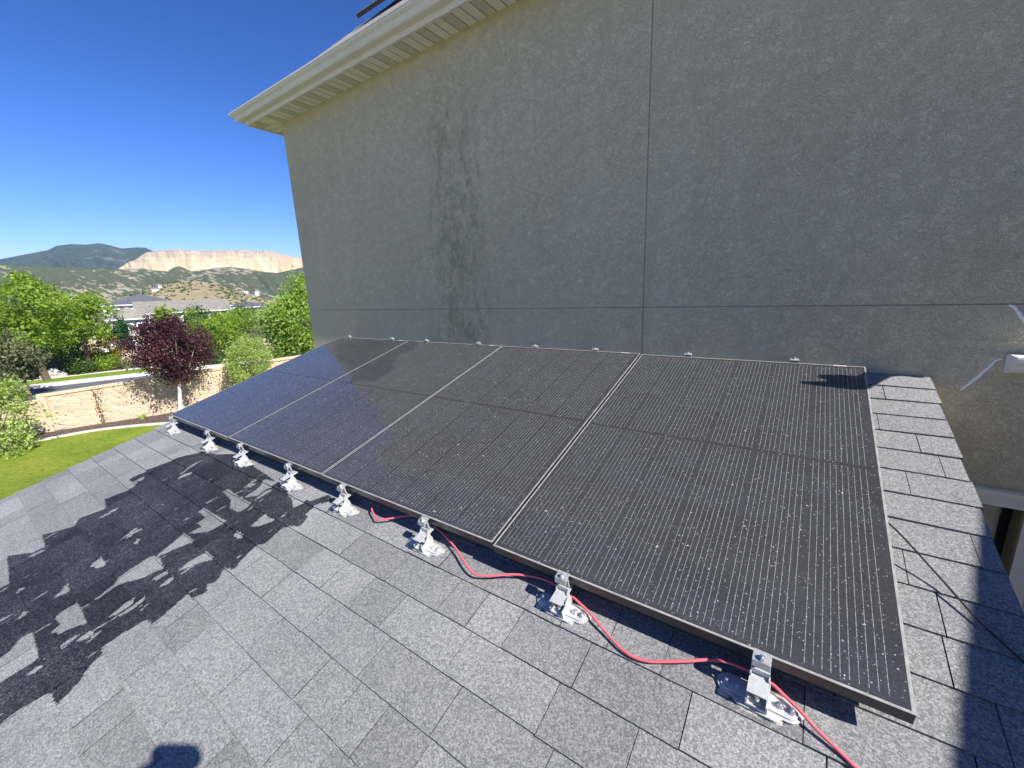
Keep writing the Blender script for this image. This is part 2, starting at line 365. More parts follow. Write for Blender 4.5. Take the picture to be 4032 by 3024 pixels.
# soffit boards with vent strips
def soffit():
    pl = MB(); ve = []; gap = 0.0045; per = 0.2745
    bounds = []
    a = -2.435 - 12 * per
    while a < XE:
        bounds += [(a, a + 0.090, 1), (a + 0.090, a + 0.184, 0), (a + 0.184, a + per, 0)]; a += per
    for a, b, vt in bounds:
        a += gap; b -= gap
        if b < XF: continue
        a = max(a, XF)
        # cut on the mitre at the corner
        lim = lambda x: YF + max(0, 0)
        if a < XC:
            y1a = YF + (a - XF) * (WY - YF) / (XC - XF); y1b = YF + (min(b, XC) - XF) * (WY - YF) / (XC - XF)
            pts = [(a, YF), (b, YF), (b, y1b if b <= XC else WY), (a, max(y1a, YF + 0.001))]
        else: pts = [(a, YF), (b, YF), (b, WY), (a, WY)]
        (ve.append(MB().prism(pts, ZS, ZS + 0.006)) if vt else pl.prism(pts, ZS, ZS + 0.006))
    b0 = YF
    for i in range(30):
        a = YF + i * 0.0915; b = a + 0.0915 - 2 * gap; vt = i % 3 == 1
        x1a = XC if a > WY else XF + (a - YF) * (XC - XF) / (WY - YF); x1b = XC if b > WY else XF + (b - YF) * (XC - XF) / (WY - YF)
        vpts = [(XF, a), (max(x1a, XF + .001), a), (max(x1b, XF + .001), b), (XF, b)]
        (ve.append(MB().prism(vpts, ZS, ZS + 0.006)) if vt else pl.prism(vpts, ZS, ZS + 0.006))
    pl.box(XF, XE, YF, WY + 0.3, ZS + 0.014, ZS + 0.02); pl.box(XF, XC + 0.3, YF + 0.001, 8, ZS + 0.0141, ZS + 0.0199)
    s = HB(pl, 'soffit', M['cream'])
    for q in ve: q.build('vent_strip', M['cream_dark'], s)
    return s
soffit()
def lsweep(prof, xf, yf, xe=XE, ye=8.0):
    # profile (outward, z) swept along the front, round the corner, and along the left side
    mb = MB(); n = len(prof); vs = []
    for k in range(3):
        for o, z in prof:
            vs.append([(xe, yf - o, z), (xf - o, yf - o, z), (xf - o, ye, z)][k])
    fs = [(k * n + i, k * n + (i + 1) % n, (k + 1) * n + (i + 1) % n, (k + 1) * n + i) for k in range(2) for i in range(n)]
    fs += [tuple(range(n)), tuple(range(2 * n, 3 * n))]
    return mb.add(vs, fs)
HB(lsweep([(-0.02, 1.990), (0.0, 1.990), (0.003, 1.994), (0.003, 2.14), (-0.02, 2.14)], XF, YF), 'fascia', M['cream'])
gp = [(0.004, 2.030), (0.062, 2.030), (0.072, 2.036), (0.080, 2.052), (0.088, 2.068), (0.102, 2.076), (0.112, 2.084), (0.114, 2.096), (0.122, 2.098), (0.122, 2.112), (0.112, 2.112), (0.112, 2.102), (0.100, 2.090), (0.070, 2.045), (0.010, 2.040), (0.010, 2.112), (0.004, 2.112)]
HB(lsweep(gp, XF, YF), 'gutter', M['cream'])
# gutter seam sleeve near the corner
sl = MB(); 
# upper roof: steep hip, shingled
k = Mat('brown_shingle', rough=0.9, spec=0.2); P_ = k.coord('Object')
br = k.n('ShaderNodeTexBrick'); k.set(br.inputs['Vector'], k.mapping(P_, (1, 1.36, 0))); br.inputs['Scale'].default_value = 1; br.inputs['Brick Width'].default_value = 0.22
br.inputs['Row Height'].default_value = 0.14; br.inputs['Mortar Size'].default_value = 0.006
br.inputs['Color1'].default_value = (0.20, 0.17, 0.14, 1); br.inputs['Color2'].default_value = (0.32, 0.28, 0.24, 1); br.inputs['Mortar'].default_value = (0.05, 0.045, 0.04, 1)
k.color(k.mix(0.35, br.outputs['Color'], k.cramp(k.noise(P_, 160, 2), [(0.35, (0.08, 0.07, 0.06)), (0.65, (0.5, 0.46, 0.42))]))); k.bump(k.noise(P_, 160, 2), 0.5, 0.01)
M['brownsh'] = k.m; br.inputs['Color1'].default_value = (0.34, 0.29, 0.25, 1); br.inputs['Color2'].default_value = (0.48, 0.42, 0.37, 1)
def uproof():
    mb = MB(); xf, yf, z0, s = XF - 0.02, YF - 0.02, 2.135, 0.92
    h = 3.1; a = (xf, yf, z0); b = (XE, yf, z0); c = (XE, yf + h, z0 + s * h); d = (xf + h, yf + h, z0 + s * h); e = (xf, 8.9, z0); f = (xf + h, 8.9, z0 + s * h)
    t = Vector((0, 0, 0.02)); vs = [Vector(p) for p in (a, b, c, d, e, f)]
    mb.add(vs + [v - t for v in vs], [(0, 1, 2, 3), (0, 3, 5, 4), (6, 9, 8, 7), (6, 10, 11, 9), (0, 6, 7, 1), (4, 10, 6, 0), (1, 7, 8, 2), (2, 8, 9, 3), (3, 9, 11, 5), (5, 11, 10, 4)])
    # courses: thin raised butt edges so the hip line is stepped
    n = 21
    for i in range(n):
        y = yf + i * 0.104; z = z0 + s * (y - yf); x = xf + (y - yf)
        mb.prism([(y, z + 0.001), (y + 0.104, z + 0.104 * s + 0.001), (y + 0.104, z + 0.104 * s + 0.003), (y - 0.004, z + 0.0005)], x - 0.005 if i else xf, XE, axis=0)
    return HB(mb, 'roof', M['brownsh'])
uproof()
# window below the eave of the low roof
wi = MB(); wi.box(0.30, 1.60, WY - 0.03, WY - 0.0005, -1.14, -1.085); wi.box(0.28, 1.62, WY - 0.045, WY - 0.001, -1.085, -1.06)
wi.box(0.97, 1.035, WY - 0.03, WY - 0.0005, -2.4, -1.1405); wi.box(0.30, 0.36, WY - 0.03, WY - 0.0005, -2.4, -1.1405); wi.box(0.3605, 0.9695, WY - 0.035, WY - 0.0005, -2.4, -2.31)
win = HB(wi, 'window', M['cream'])
MB().box(0.3605, 0.9695, WY + 0.10, WY + 0.11, -2.309, -1.141).build('pane', M['glass'], win)
# render repairs: beads of white caulk
def bead(pts, wd):
    mb = MB(); pts = catmull([(x, WY - 0.0035, z) for x, z in pts], 5); n = len(pts)
    mb.tube(pts, [wd * (0.55 + 0.45 * math.sin(math.pi * (i + 0.8) / (n + 0.8))) * random.uniform(0.8, 1.25) for i in range(n)], 7)
    for i, v in enumerate(mb.v): mb.v[i] = (v[0], WY - 0.0035 + (v[1] - WY + 0.0035) * 0.5, v[2])
    return HB(mb, 'caulk_bead', M['caulk'], smooth=True)
bead([(0.673, -0.576), (0.684, -0.558), (0.697, -0.542), (0.710, -0.520), (0.724, -0.501), (0.738, -0.474), (0.749, -0.458), (0.769, -0.418), (0.788, -0.408)], 0.0075)
bead([(0.769, -0.158), (0.778, -0.162), (0.788, -0.167), (0.797, -0.180), (0.805, -0.192), (0.815, -0.210), (0.824, -0.224), (0.845, -0.26), (0.86, -0.30)], 0.007)

# ------------------------------------------------------------------ low roof as individual shingle tabs
def inside(px, py, poly):
    res = np.zeros(px.shape, bool); n = len(poly); j = n - 1
    for i in range(n):
        xi, yi = poly[i]; xj, yj = poly[j]
        if yi != yj:
            c = ((yi > py) != (yj > py)) & (px < (xj - xi) * (py - yi) / (yj - yi) + xi); res ^= c
        j = i
    return res
def pdist(px, py, poly):
    d = np.full(px.shape, 9.0); n = len(poly)
    for i in range(n):
        ax, ay = poly[i]; bx, by = poly[(i + 1) % n]; ux, uy = bx - ax, by - ay; L = ux * ux + uy * uy + 1e-12
        t = np.clip(((px - ax) * ux + (py - ay) * uy) / L, 0, 1); d = np.minimum(d, np.hypot(px - ax - t * ux, py - ay - t * uy))
    return d
WET_OUT= [(-3.151, -1.201), (-3.132, -1.164), (-3.125, -1.132), (-3.468, -1.108), (-3.335, -1.016), (-3.333, -0.967), (-3.495, -0.958), (-3.383, -0.828), (-3.455, -0.802), (-3.396, -0.68), (-3.541, -0.659), (-3.478, -0.507), (-3.671, -0.5), (-3.644, -0.367), (-3.591, -0.228), (-3.47, -0.101), (-3.281, -0.079), (-3.077, -0.002), (-2.734, -0.051), (-2.605, -0.058), (-2.457, -0.073), (-2.354, -0.06), (-2.045, -0.095), (-1.992, -0.013), (-1.931, -0.033), (-1.972, -0.128), (-1.914, -0.224), (-2.005, -0.262), (-1.983, -0.376), (-2.019, -0.404), (-1.995, -0.483), (-1.962, -0.522), (-2.029, -0.542), (-1.975, -0.595), (-2.002, -0.622), (-1.956, -0.64), (-1.977, -0.683), (-2.047, -0.687), (-2.029, -0.749), (-2.01, -0.801), (-2.016, -0.825), (-2.074, -0.828), (-2.095, -0.91), (-2.097, -0.971), (-2.065, -0.977), (-2.055, -1.01), (-2.005, -1.051), (-1.981, -1.085), (-1.966, -1.122), (-2.068, -1.124), (-2.087, -1.186), (-2.081, -1.25), (-2.094, -1.292)]
DRY= [[(-2.488, -0.668), (-2.54, -0.536), (-2.4, -0.529), (-2.446, -0.601), (-2.454, -0.647)], [(-2.511, -0.827), (-2.532, -0.688), (-2.454, -0.671), (-2.353, -0.678), (-2.39, -0.771), (-2.465, -0.837), (-2.454, -0.914), (-2.471, -0.917), (-2.485, -0.847)], [(-2.666, -0.42), (-2.668, -0.391), (-2.381, -0.384), (-2.407, -0.47), (-2.494, -0.526), (-2.492, -0.465), (-2.548, -0.467), (-2.559, -0.422)], [(-2.718, -0.265), (-2.706, -0.243), (-2.387, -0.249), (-2.391, -0.317), (-2.495, -0.322), (-2.558, -0.285)], [(-2.198, -0.342), (-2.216, -0.261), (-2.106, -0.257), (-2.153, -0.33)], [(-2.252, -0.66), (-2.254, -0.536), (-2.148, -0.535), (-2.208, -0.601), (-2.24, -0.66)], [(-2.229, -0.42), (-2.24, -0.393), (-2.161, -0.391), (-2.163, -0.417)], [(-2.809, -0.865), (-2.827, -0.824), (-2.718, -0.824), (-2.729, -0.859), (-2.781, -0.87)], [(-2.708, -1.029), (-2.754, -0.966), (-2.678, -0.968), (-2.698, -1.014)], [(-2.431, -1.068), (-2.451, -1.039), (-2.529, -1.045), (-2.545, -1.024), (-2.54, -0.969), (-2.444, -0.967), (-2.326, -0.973), (-2.367, -1.011), (-2.384, -1.049)], [(-2.262, -0.915), (-2.289, -0.845), (-2.274, -0.818), (-2.242, -0.836), (-2.243, -0.888)], [(-2.255, -1.024), (-2.266, -0.969), (-2.22, -0.972), (-2.238, -1.01)], [(-2.482, -1.248), (-2.497, -1.185), (-2.548, -1.152), (-2.545, -1.116), (-2.318, -1.122), (-2.32, -1.201), (-2.335, -1.258)], [(-2.262, -1.167), (-2.272, -1.125), (-2.243, -1.121), (-2.241, -1.149)], [(-2.718, -1.146), (-2.766, -1.112), (-2.722, -1.11), (-2.706, -1.136)], [(-2.752, -0.705), (-2.778, -0.678), (-2.743, -0.672), (-2.729, -0.699)], [(-2.321, -0.739), (-2.319, -0.688), (-2.289, -0.682), (-2.289, -0.726)], [(-2.234, -0.735), (-2.242, -0.682), (-2.217, -0.681), (-2.21, -0.721)], [(-2.5, -0.238), (-2.498, -0.165), (-2.556, -0.092), (-2.448, -0.078), (-2.432, -0.196)], [(-2.266, -0.109), (-2.235, -0.081), (-2.069, -0.079), (-2.093, -0.162), (-2.181, -0.123)], [(-2.989, -1.119), (-2.982, -1.094), (-2.962, -1.09), (-2.97, -1.118)], [(-2.468, -0.969), (-2.464, -0.938), (-2.447, -0.938), (-2.453, -0.968)], [(-2.118, -1.014), (-2.098, -0.979), (-2.087, -0.979), (-2.103, -1.012)], [(-2.465, -0.795), (-2.53, -0.734), (-2.512, -0.733), (-2.444, -0.791)]]
def low_roof():
    V = []; F = []; T = []; base = 0; XS = []; RS = []
    i0 = int(math.floor((RBOT - R0) / EX)); i1 = int(math.ceil((RTOP - R0) / EX))
    for ci in range(i0, i1):
        r0 = R0 + ci * EX; r1 = r0 + EX
        if r0 > RTOP - 0.01: continue
        r1 = min(r1, RTOP)
        x = XL - random.uniform(0, 0.3); lam = 0
        while x < XR:
            wd = random.choice([0.165, 0.30, 0.33, 0.24, 0.33, 0.15]) + random.uniform(-0.02, 0.02)
            xa = max(x, XL + random.uniform(-0.006, 0.006)); xb = min(x + wd, XR + random.uniform(-0.004, 0.006)); x += wd
            if xb - xa < 0.03: continue
            gap = random.choice([0.0006, 0.0015, 0.0022, 0.003]) if xa < -0.2 else random.choice([0.001, 0.003, 0.0035])
            lam = random.random(); tone = random.choice([1, 1.03, 1.05, 0.97, 0.90, 0.83]) * random.uniform(0.95, 1.05)
            if xa > 0.1: tone = random.uniform(0.98, 1.05)
            skew = random.uniform(-0.004, 0.004); th = random.uniform(0.0055, 0.0085)
            fine = r0 > -1.6 and xb < -1.3 and r0 < 0.2
            nx = max(2, int((xb - xa) / (0.010 if fine else 0.06)) + 1); nr = 13 if fine else 3
            gx = np.linspace(xa + gap / 2, xb - gap / 2, nx); gr = np.linspace(0, 1, nr)
            X, Rr = np.meshgrid(gx, gr); lift = th * (1 - Rr) + 0.0006 * np.sin(X * 9 + ci)
            r = r0 + Rr * (r1 - r0 + 0.004) + (1 - Rr) * skew * ((X - xa) / max(1e-3, xb - xa) - .5)
            X2 = X.ravel(); r2 = r.ravel(); l2 = lift.ravel()
            top = len(X2)
            # front edge row
            Xf = gx; rf = r[0]; 
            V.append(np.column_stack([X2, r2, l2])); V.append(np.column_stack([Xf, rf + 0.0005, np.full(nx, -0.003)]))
            f = [(base + a * nx + b, base + a * nx + b + 1, base + (a + 1) * nx + b + 1, base + (a + 1) * nx + b) for a in range(nr - 1) for b in range(nx - 1)]
            f += [(base + top + b, base + top + b + 1, base + b + 1, base + b) for b in range(nx - 1)]
            F += f; T += [tone] * top + [tone * 0.15] * nx; base += top + nx  # butt edges darkened: overlap shadow put into the tone
    V = np.vstack(V); x = V[:, 0]; r = V[:, 1]; n = V[:, 2]
    sel = (x < -1.3) & (r < 0.3) & (r > -1.8)
    wet = np.zeros(len(x)); xs, rs = x[sel], r[sel]
    ins = inside(xs, rs, WET_OUT); d = pdist(xs, rs, WET_OUT); s = np.where(ins, d, -d)
    for isl in DRY:
        ii = inside(xs, rs, isl); dd = pdist(xs, rs, isl); s = np.where(ii, -dd, np.minimum(s, dd))
    wet[sel] = np.clip(0.5 + s / 0.04, 0, 1)
    P = np.array(P0)[None, :] + x[:, None] * np.array([1, 0, 0]) + r[:, None] * np.array(UPS)[None, :] + (n - HP)[:, None] * np.array(NRM)[None, :]
    me = bpy.data.meshes.new('shingle_roof'); me.from_pydata(P.tolist(), [], F)
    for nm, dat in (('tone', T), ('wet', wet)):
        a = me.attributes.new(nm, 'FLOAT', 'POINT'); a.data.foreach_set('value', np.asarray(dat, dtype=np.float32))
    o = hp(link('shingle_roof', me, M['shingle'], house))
    tag(o, 'low grey shingle roof with a dark wet patch')
    dk = MB(); c8 = [RP(x, r, n) for n in (-0.003, -0.022) for (x, r) in ((XL + 0.012, RBOT), (XR - 0.006, RBOT), (XR - 0.006, RTOP), (XL + 0.012, RTOP))]
    dk.add(c8, [(0, 1, 2, 3), (4, 7, 6, 5), (0, 4, 5, 1), (1, 5, 6, 2), (2, 6, 7, 3), (3, 7, 4, 0)])
    hp(dk.build('roof_deck', M['black'], house))
    for xx in (XL + 0.03, XR - 0.05):
        rb = MB(); q = [RP(xx + dx, r, n) for n in (-0.0225, -0.16) for (dx, r) in ((0, RBOT), (0.025, RBOT), (0.025, RTOP - 0.05), (0, RTOP - 0.05))]
        rb.add(q, [(0, 1, 2, 3), (4, 7, 6, 5), (0, 4, 5, 1), (1, 5, 6, 2), (2, 6, 7, 3), (3, 7, 4, 0)])
        hp(rb.build('rake_board', M['cream'], house))
    # rooms under the low roof
    lw = MB(); a = RP(0, RBOT + 0.4, -0.17); b = RP(0, RTOP, -0.17)
    lw.prism([(a.y, GZ), (WY - 0.002, GZ), (WY - 0.002, b.z - 0.02), (a.y, a.z)], XL + 0.25, XR - 0.3, axis=0)
    hp(lw.build('lower_wall', M['stucco2'], house))
low_roof()

# ------------------------------------------------------------------ right-hand wing (its shadow falls over the roof edge)
wing = empty('house_wing', (3.5, 0, GZ), label='single storey wing of the house beyond the right edge, its eave shading the roof', cat='house wing')
WM = Matrix.Translation((-3.5, 0, -GZ))
def wx(y): return 2.2 - 0.066 * (y - 1.6)
we = MB(); ya, yb = -3.2, WY - 0.01
we.add([(wx(ya), ya, .70), (wx(yb), yb, .70), (wx(yb), yb, .55), (wx(ya), ya, .55), (wx(ya) + .1, ya, .70), (wx(yb) + .1, yb, .70), (wx(yb) + .1, yb, .55), (wx(ya) + .1, ya, .55)],
       [(0, 1, 2, 3), (4, 7, 6, 5), (0, 4, 5, 1), (3, 2, 6, 7), (0, 3, 7, 4), (1, 5, 6, 2)])
o = we.build('eave_gutter', M['cream'], wing); o.matrix_parent_inverse = WM
wr = MB(); wr.add([(wx(ya) + .05, ya, .66), (wx(yb) + .05, yb, .66), (5.5, yb, 1.45), (5.5, ya, 1.45), (wx(ya) + .05, ya, .6), (wx(yb) + .05, yb, .6), (5.5, yb, 1.39), (5.5, ya, 1.39)],
       [(0, 1, 2, 3), (4, 7, 6, 5), (0, 4, 5, 1), (1, 5, 6, 2), (2, 6, 7, 3), (3, 7, 4, 0)])
o = wr.build('roof', M['brownsh'], wing); o.matrix_parent_inverse = WM
ww = MB(); ww.box(2.75, 6, ya + .3, yb, GZ, .6); o = ww.build('wall', M['stucco2'], wing); o.matrix_parent_inverse = WM
# short return gutter poking in at the right edge
rg = MB(); pr = [(WY - 0.001 - o_, z - 2.112 - 0.383) for o_, z in [(0, 2.02), (0.03, 2.024), (0.062, 2.036), (0.080, 2.052), (0.088, 2.068), (0.102, 2.076), (0.112, 2.084), (0.114, 2.096), (0.122, 2.098), (0.122, 2.112), (0.0, 2.112)]]
rg.prism(pr, 0.800, 2.0, axis=0)
o = rg.build('return_gutter', M['white'], wing, bevel=0.002); o.matrix_parent_inverse = WM
ds = MB(); ds.box(2.16, 2.25, 2.700, WY - 0.001, -0.45, 1.98); ds.box(2.15, 2.26, 2.695, WY - 0.0005, 1.2, 1.23)  # unseen post added to block sun from the wall
o = hp(ds.build('sun_blocker', M['cream'], house, bevel=.01))
# unseen lantern outline, shaped to throw the shadow on the far corner of the panels
la = empty('shadow_caster', (1.2, WY, 0.2), label='unseen black lantern arm past the right edge, its shadow on the end panel', cat='caster')
LM = Matrix.Translation((-1.2, -WY, -0.2))
lp = MB(); lp.prism([(2.362, .553), (2.395, .46), (2.429, .473), (2.415, .393), (2.504, .368), (2.63, .33), (2.80, .32), (2.9085, .30), (2.9085, .10), (2.80, .10), (2.80, .171), (2.772, .211), (2.684, .238), (2.621, .252), (2.45, .305), (2.361, .334), (2.340, .381), (2.340, .44), (2.338, .537)], 1.185, 1.215, axis=0)
o = lp.build('arm', M['phone'], la); o.matrix_parent_inverse = LM
lp = MB(); lp.prism([(2.4245, .472), (2.436, .485), (2.463, .482), (2.487, .416), (2.46, .399), (2.4155, .394)], 1.16, 1.24, axis=0)
o = lp.build('caster_knob', M['phone'], la); o.matrix_parent_inverse = LM

# ------------------------------------------------------------------ solar panels
PW, PL = 1.141, 1.7302
def make_panel(ux=0):
    root = empty('solar_panel')
    gl = MB()
    nx, ny = 40, 60; vs = [(0.009 + (PW - 0.018) * i / nx, 0.009 + (PL - 0.018) * j / ny, -0.0015) for j in range(ny + 1) for i in range(nx + 1)]
    fs = [(j * (nx + 1) + i, j * (nx + 1) + i + 1, (j + 1) * (nx + 1) + i + 1, (j + 1) * (nx + 1) + i) for j in range(ny) for i in range(nx)]
    me = bpy.data.meshes.new('glass'); me.from_pydata(vs, [], fs)
    X = np.array([v[0] for v in vs]) + ux; Y = np.array([v[1] for v in vs])
    poly = [(-4.25, 1.70), (-4.05, 1.48), (-3.7, 1.25), (-3.32, 1.10), (-2.95, 0.86), (-2.72, 0.90), (-2.75, 1.18), (-3.0, 1.40), (-2.92, 1.55), (-3.02, 1.73), (-3.4, 1.735)]
    s = np.where(inside(X, Y, poly), 1, -1) * pdist(X, Y, poly)
    a = me.attributes.new('rinsed', 'FLOAT', 'POINT'); a.data.foreach_set('value', np.clip(0.5 + s / 0.3, 0, 1).astype(np.float32))
    go = link('glass', me, M['cells'], root)
    fr = MB(); L = 0.0068; D = 0.036; i_ = 0.0015
    fr.box(0, PW, 0, L, -D, 0); fr.box(0, PW, PL - L, PL, -D, 0); fr.box(0, L, L, PL - L, -D, 0); fr.box(PW - L, PW, L, PL - L, -D, 0)
    fr.box(L, PW - L, L, L + .02, -D, -D + .002); fr.box(L, PW - L, PL - L - .02, PL - L, -D, -D + .002)
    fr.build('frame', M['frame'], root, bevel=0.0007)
    MB().box(0.012, PW - 0.012, 0.012, PL - 0.012, -0.008, -0.0035).build('backsheet', M['phone'], root)
    lb = MB(); lb.box(PW - 0.13, PW - 0.075, PL - 0.0085, PL - 0.002, 0.0002, 0.0008); lb.build('sticker', M['label'], root)
    return root
labs = ['far left solar panel, overhanging the roof edge and mirroring blue sky', 'second solar panel from the left, half sky reflection half grey wall',
        'third solar panel from the left, dusty grey with fine white lines', 'nearest solar panel at the right end, widest in view, speckled with droppings']
for i in range(4):
    p = make_panel(-4.3128 + i * 1.15)
    p.location = RP(-4.3128 + i * 1.15, [0.004, 0.006, 0.003, -0.004][i], HP + [0, .0, .001, -.001][i]); p.rotation_euler = (SL, 0, R_([0.05, 0, 0.06, -0.05][i]))
    tag(p, labs[i], 'solar panel', 'solar panels in a row on the low roof')
# one on the steep roof above
# placed on the upper slope, left edge running uphill
us = math.atan(0.92)
p = make_panel(50); p.location = (-4.37, 3.45, 3.02); p.rotation_euler = (us, 0, 0)
tag(p, 'black solar panel edge poking out above the upper roof against the sky', 'solar panel')
UP = p

# ------------------------------------------------------------------ mounts
def hexbolt(mb, x, y, z, r=0.0075, h=0.007, wr=0.0115):
    for (rr, z0, z1, n) in ((wr, z, z + 0.002, 18), (r, z + 0.002, z + 0.002 + h, 6), (r * .55, z + .002 + h, z + .005 + h, 10)):
        mb.prism([(x + rr * math.cos(2 * math.pi * k / n + .3), y + rr * math.sin(2 * math.pi * k / n + .3)) for k in range(n)], z0, z1)
def make_mount():
    root = empty('roof_mount')
    def stad(L, Wd, n=10, cx=0, cy=0):
        pts = []
        for sgn, c in ((1, L / 2 - Wd / 2), (-1, -L / 2 + Wd / 2)):
            for k in range(n + 1):
                a = -math.pi / 2 + math.pi * k / n
                pts.append((cx + c + sgn * Wd / 2 * math.cos(a), cy + sgn * Wd / 2 * math.sin(a)))
        return pts
    b = MB(); b.prism(stad(0.186, 0.052), 0.003, 0.008); b.prism(stad(0.172, 0.040), 0.008, 0.0125)
    b.prism([(-0.040, -0.040), (0.040, -0.040), (0.060, -0.024), (-0.060, -0.024)], 0.0031, 0.0105)
    b.build('base_plate', M['alu'], root, bevel=0.0012)
    h = MB()   # channel housing, open at the front
    h.box(-0.024, -0.020, -0.036, 0.030, 0.0126, 0.040); h.box(0.020, 0.024, -0.036, 0.030, 0.0126, 0.040)
    h.box(-0.0199, 0.0199, -0.036, 0.030, 0.0126, 0.016); h.box(-0.0199, 0.0199, -0.010, 0.028, 0.036, 0.040); h.box(-0.0199, 0.0199, -0.036, -0.033, 0.0161, 0.022)
    h.build('housing', M['alu'], root, bevel=0.0008)
    u = MB()   # flared upright
    u.prism([(-0.024, 0.040), (0.024, 0.040), (0.0205, 0.060), (0.0205, 0.084), (-0.0205, 0.084), (-0.0205, 0.060)], 0.0215, 0.0265, axis=1)
    for sx in (-1, 1):
        u.prism([(-0.012, 0.0405), (0.0214, 0.0405), (0.0214, 0.075), (0.012, 0.070), (0.006, 0.052)], sx * 0.0205 - 0.0018, sx * 0.0205 + 0.0018, axis=0)
    u.build('upright', M['alu'], root, bevel=0.0006)
    t = MB(); t.box(-0.0225, 0.0205, -0.030, 0.0213, 0.0610, 0.0645); t.box(-0.022, 0.020, 0.027, 0.062, 0.0560, 0.0595)
    t.build('ledge', M['alu'], root, bevel=0.0006)
    c = MB(); zt = HP + 0.004
    c.prism([(0.014, zt - 0.014), (0.020, zt + 0.001), (0.026, zt + 0.0035), (0.050, zt + 0.0035), (0.050, zt), (0.040, zt), (0.0375, zt - 0.004), (0.0375, 0.075), (0.030, 0.075), (0.030, zt - 0.006), (0.022, zt - 0.005), (0.018, zt - 0.018)], -0.020, 0.020, axis=0)
    cl = c.build('clamp', M['clampgrey'], root, bevel=0.0006)
    cb = MB(); hexbolt(cb, 0, 0.030, zt + 0.0037, 0.0062, 0.006, 0.008); cb.build('bolt', M['steel'], cl)
    for x in (-0.072, -0.047, 0.047, 0.072):
        mb = MB(); hexbolt(mb, x, 0.0, 0.0126, 0.0065, 0.008, 0.0095); mb.build('bolt', M['steel'], root, smooth=False)
    mb = MB(); hexbolt(mb, 0, -0.018, 0.0162, 0.007, 0.009, 0.010); mb.build('bolt', M['steel'], root)
    # sealant squeezed out from under the plate
    s = MB()
    def blob(x, y, rx, ry, h):
        n = 12; vs = [(x, y, h)]; 
        for ring, (f, hh) in enumerate(((0.55, 0.8), (1.0, 0.0))):
            for q in range(n):
                a = 2 * math.pi * q / n; rr = random.uniform(0.75, 1.25); vs.append((x + rx * f * rr * math.cos(a), y + ry * f * rr * math.sin(a), h * hh))
        fs = [(0, 1 + q, 1 + (q + 1) % n) for q in range(n)] + [(1 + q, 1 + n + q, 1 + n + (q + 1) % n, 1 + (q + 1) % n) for q in range(n)]
        s.add(vs, fs)
    blob(-0.074, -0.028, 0.018, 0.011, 0.005); blob(0.045, -0.033, 0.013, 0.009, 0.007); blob(0.0, 0.0, 0.092, 0.030, 0.0032); blob(0.09, 0.012, 0.01, 0.012, .005); blob(-0.02, -0.040, 0.03, 0.008, .003)
    s.build('sealant', M['seal'], root, smooth=True)
    return root
MX = [-4.195, -3.455, -2.923, -2.304, -1.791, -1.210, -0.5635, -0.004]
MXT = [-4.163, -3.429, -2.929, -2.29, -1.711, -1.205, -0.577, -0.021]
proto = make_mount()
ords = ['farthest', 'second farthest', 'third farthest', 'fourth from the far end', 'fourth from the near end', 'third nearest', 'second nearest', 'nearest']
kids = [p_.name for p_ in []]
for i, x in enumerate(MX):
    o = proto if i == 0 else copy_tree(proto)
    o.location = RP(x, -0.055 + [0, .002, .003, -.002, .001, 0, .001, 0][i], 0.004); o.rotation_euler = (SL, 0, R_([1, -2, 1, -1, 0.5, 1, -0.5, -2][i]))
    near = {0: 'at its left corner', 1: 'left of the first panel seam', 2: 'right of the first panel seam', 3: 'left of the second seam', 4: 'right of the second seam', 5: 'with the cable starting behind it', 6: 'just right of the last panel seam', 7: 'the cable passing behind it'}[i]
    tag(o, ords[i] + ' mount on the lower panel edge, ' + near, 'roof mount', 'aluminium mounts along the lower panel edge')
for i, x in enumerate(MXT):
    o = copy_tree(proto); o.location = RP(x, 1.7302 + 0.052, 0.004)
    o.rotation_euler = Matrix.Rotation(SL, 3, 'X').to_4x4().to_3x3().__matmul__(Matrix.Rotation(math.pi, 3, 'Z')).to_euler()
    q = ['leftmost', 'second from left', 'third from left', 'fourth from left', 'fifth from left', 'sixth from left', 'second from right', 'rightmost'][i]
    tag(o, 'small clamp showing over the top panel edge by the wall, ' + q, 'roof mount', 'aluminium mounts along the upper panel edge')

# ------------------------------------------------------------------ cable, wire
cab = [(-1.665, 0.22, .05), (-1.668, 0.10, .05), (-1.655, 0.035, .03), (-1.615, -0.010, .03), (-1.582, -0.027, .03), (-1.550, -0.040, .03), (-1.524, -0.047, .03), (-1.472, -0.019, .03), (-1.418, 0.02, .03), (-1.36, 0.04, .035), (-1.29, 0.05, .035),
       (-1.215, 0.029, .03), (-1.149, 0.01, .03), (-1.071, -0.019, .03), (-1.03, -0.036, .03), (-0.967, -0.069, .03), (-0.922, -0.085, .03), (-0.887, -0.084, .03), (-0.838, -0.063, .03), (-0.794, -0.037, .03), (-0.747, -0.017, .03), (-0.696, -0.003, .03), (-0.654, 0.002, .03), (-0.607, -0.002, .03), (-0.554, -0.012, .03), (-0.505, -0.029, .03), (-0.467, -0.042, .025), (-0.43, -0.060, .022), (-0.388, -0.080, .018), (-0.347, -0.098, .018), (-0.31, -0.105, .018), (-0.267, -0.099, .02), (-0.222, -0.08, .025), (-0.175, -0.058, .03), (-0.137, -0.035, .03), (-0.11, -0.022, .03), (-0.084, -0.013, .03), (-0.056, -0.011, .03), (-0.032, -0.011, .03), (0.02, -0.018, .03), (0.048, -0.033, .03), (0.084, -0.053, .028), (0.113, -0.072, .022), (0.149, -0.090, .016), (0.179, -0.106, .013), (0.204, -0.121, .012), (0.26, -0.16, .012), (0.33, -0.22, .012)]
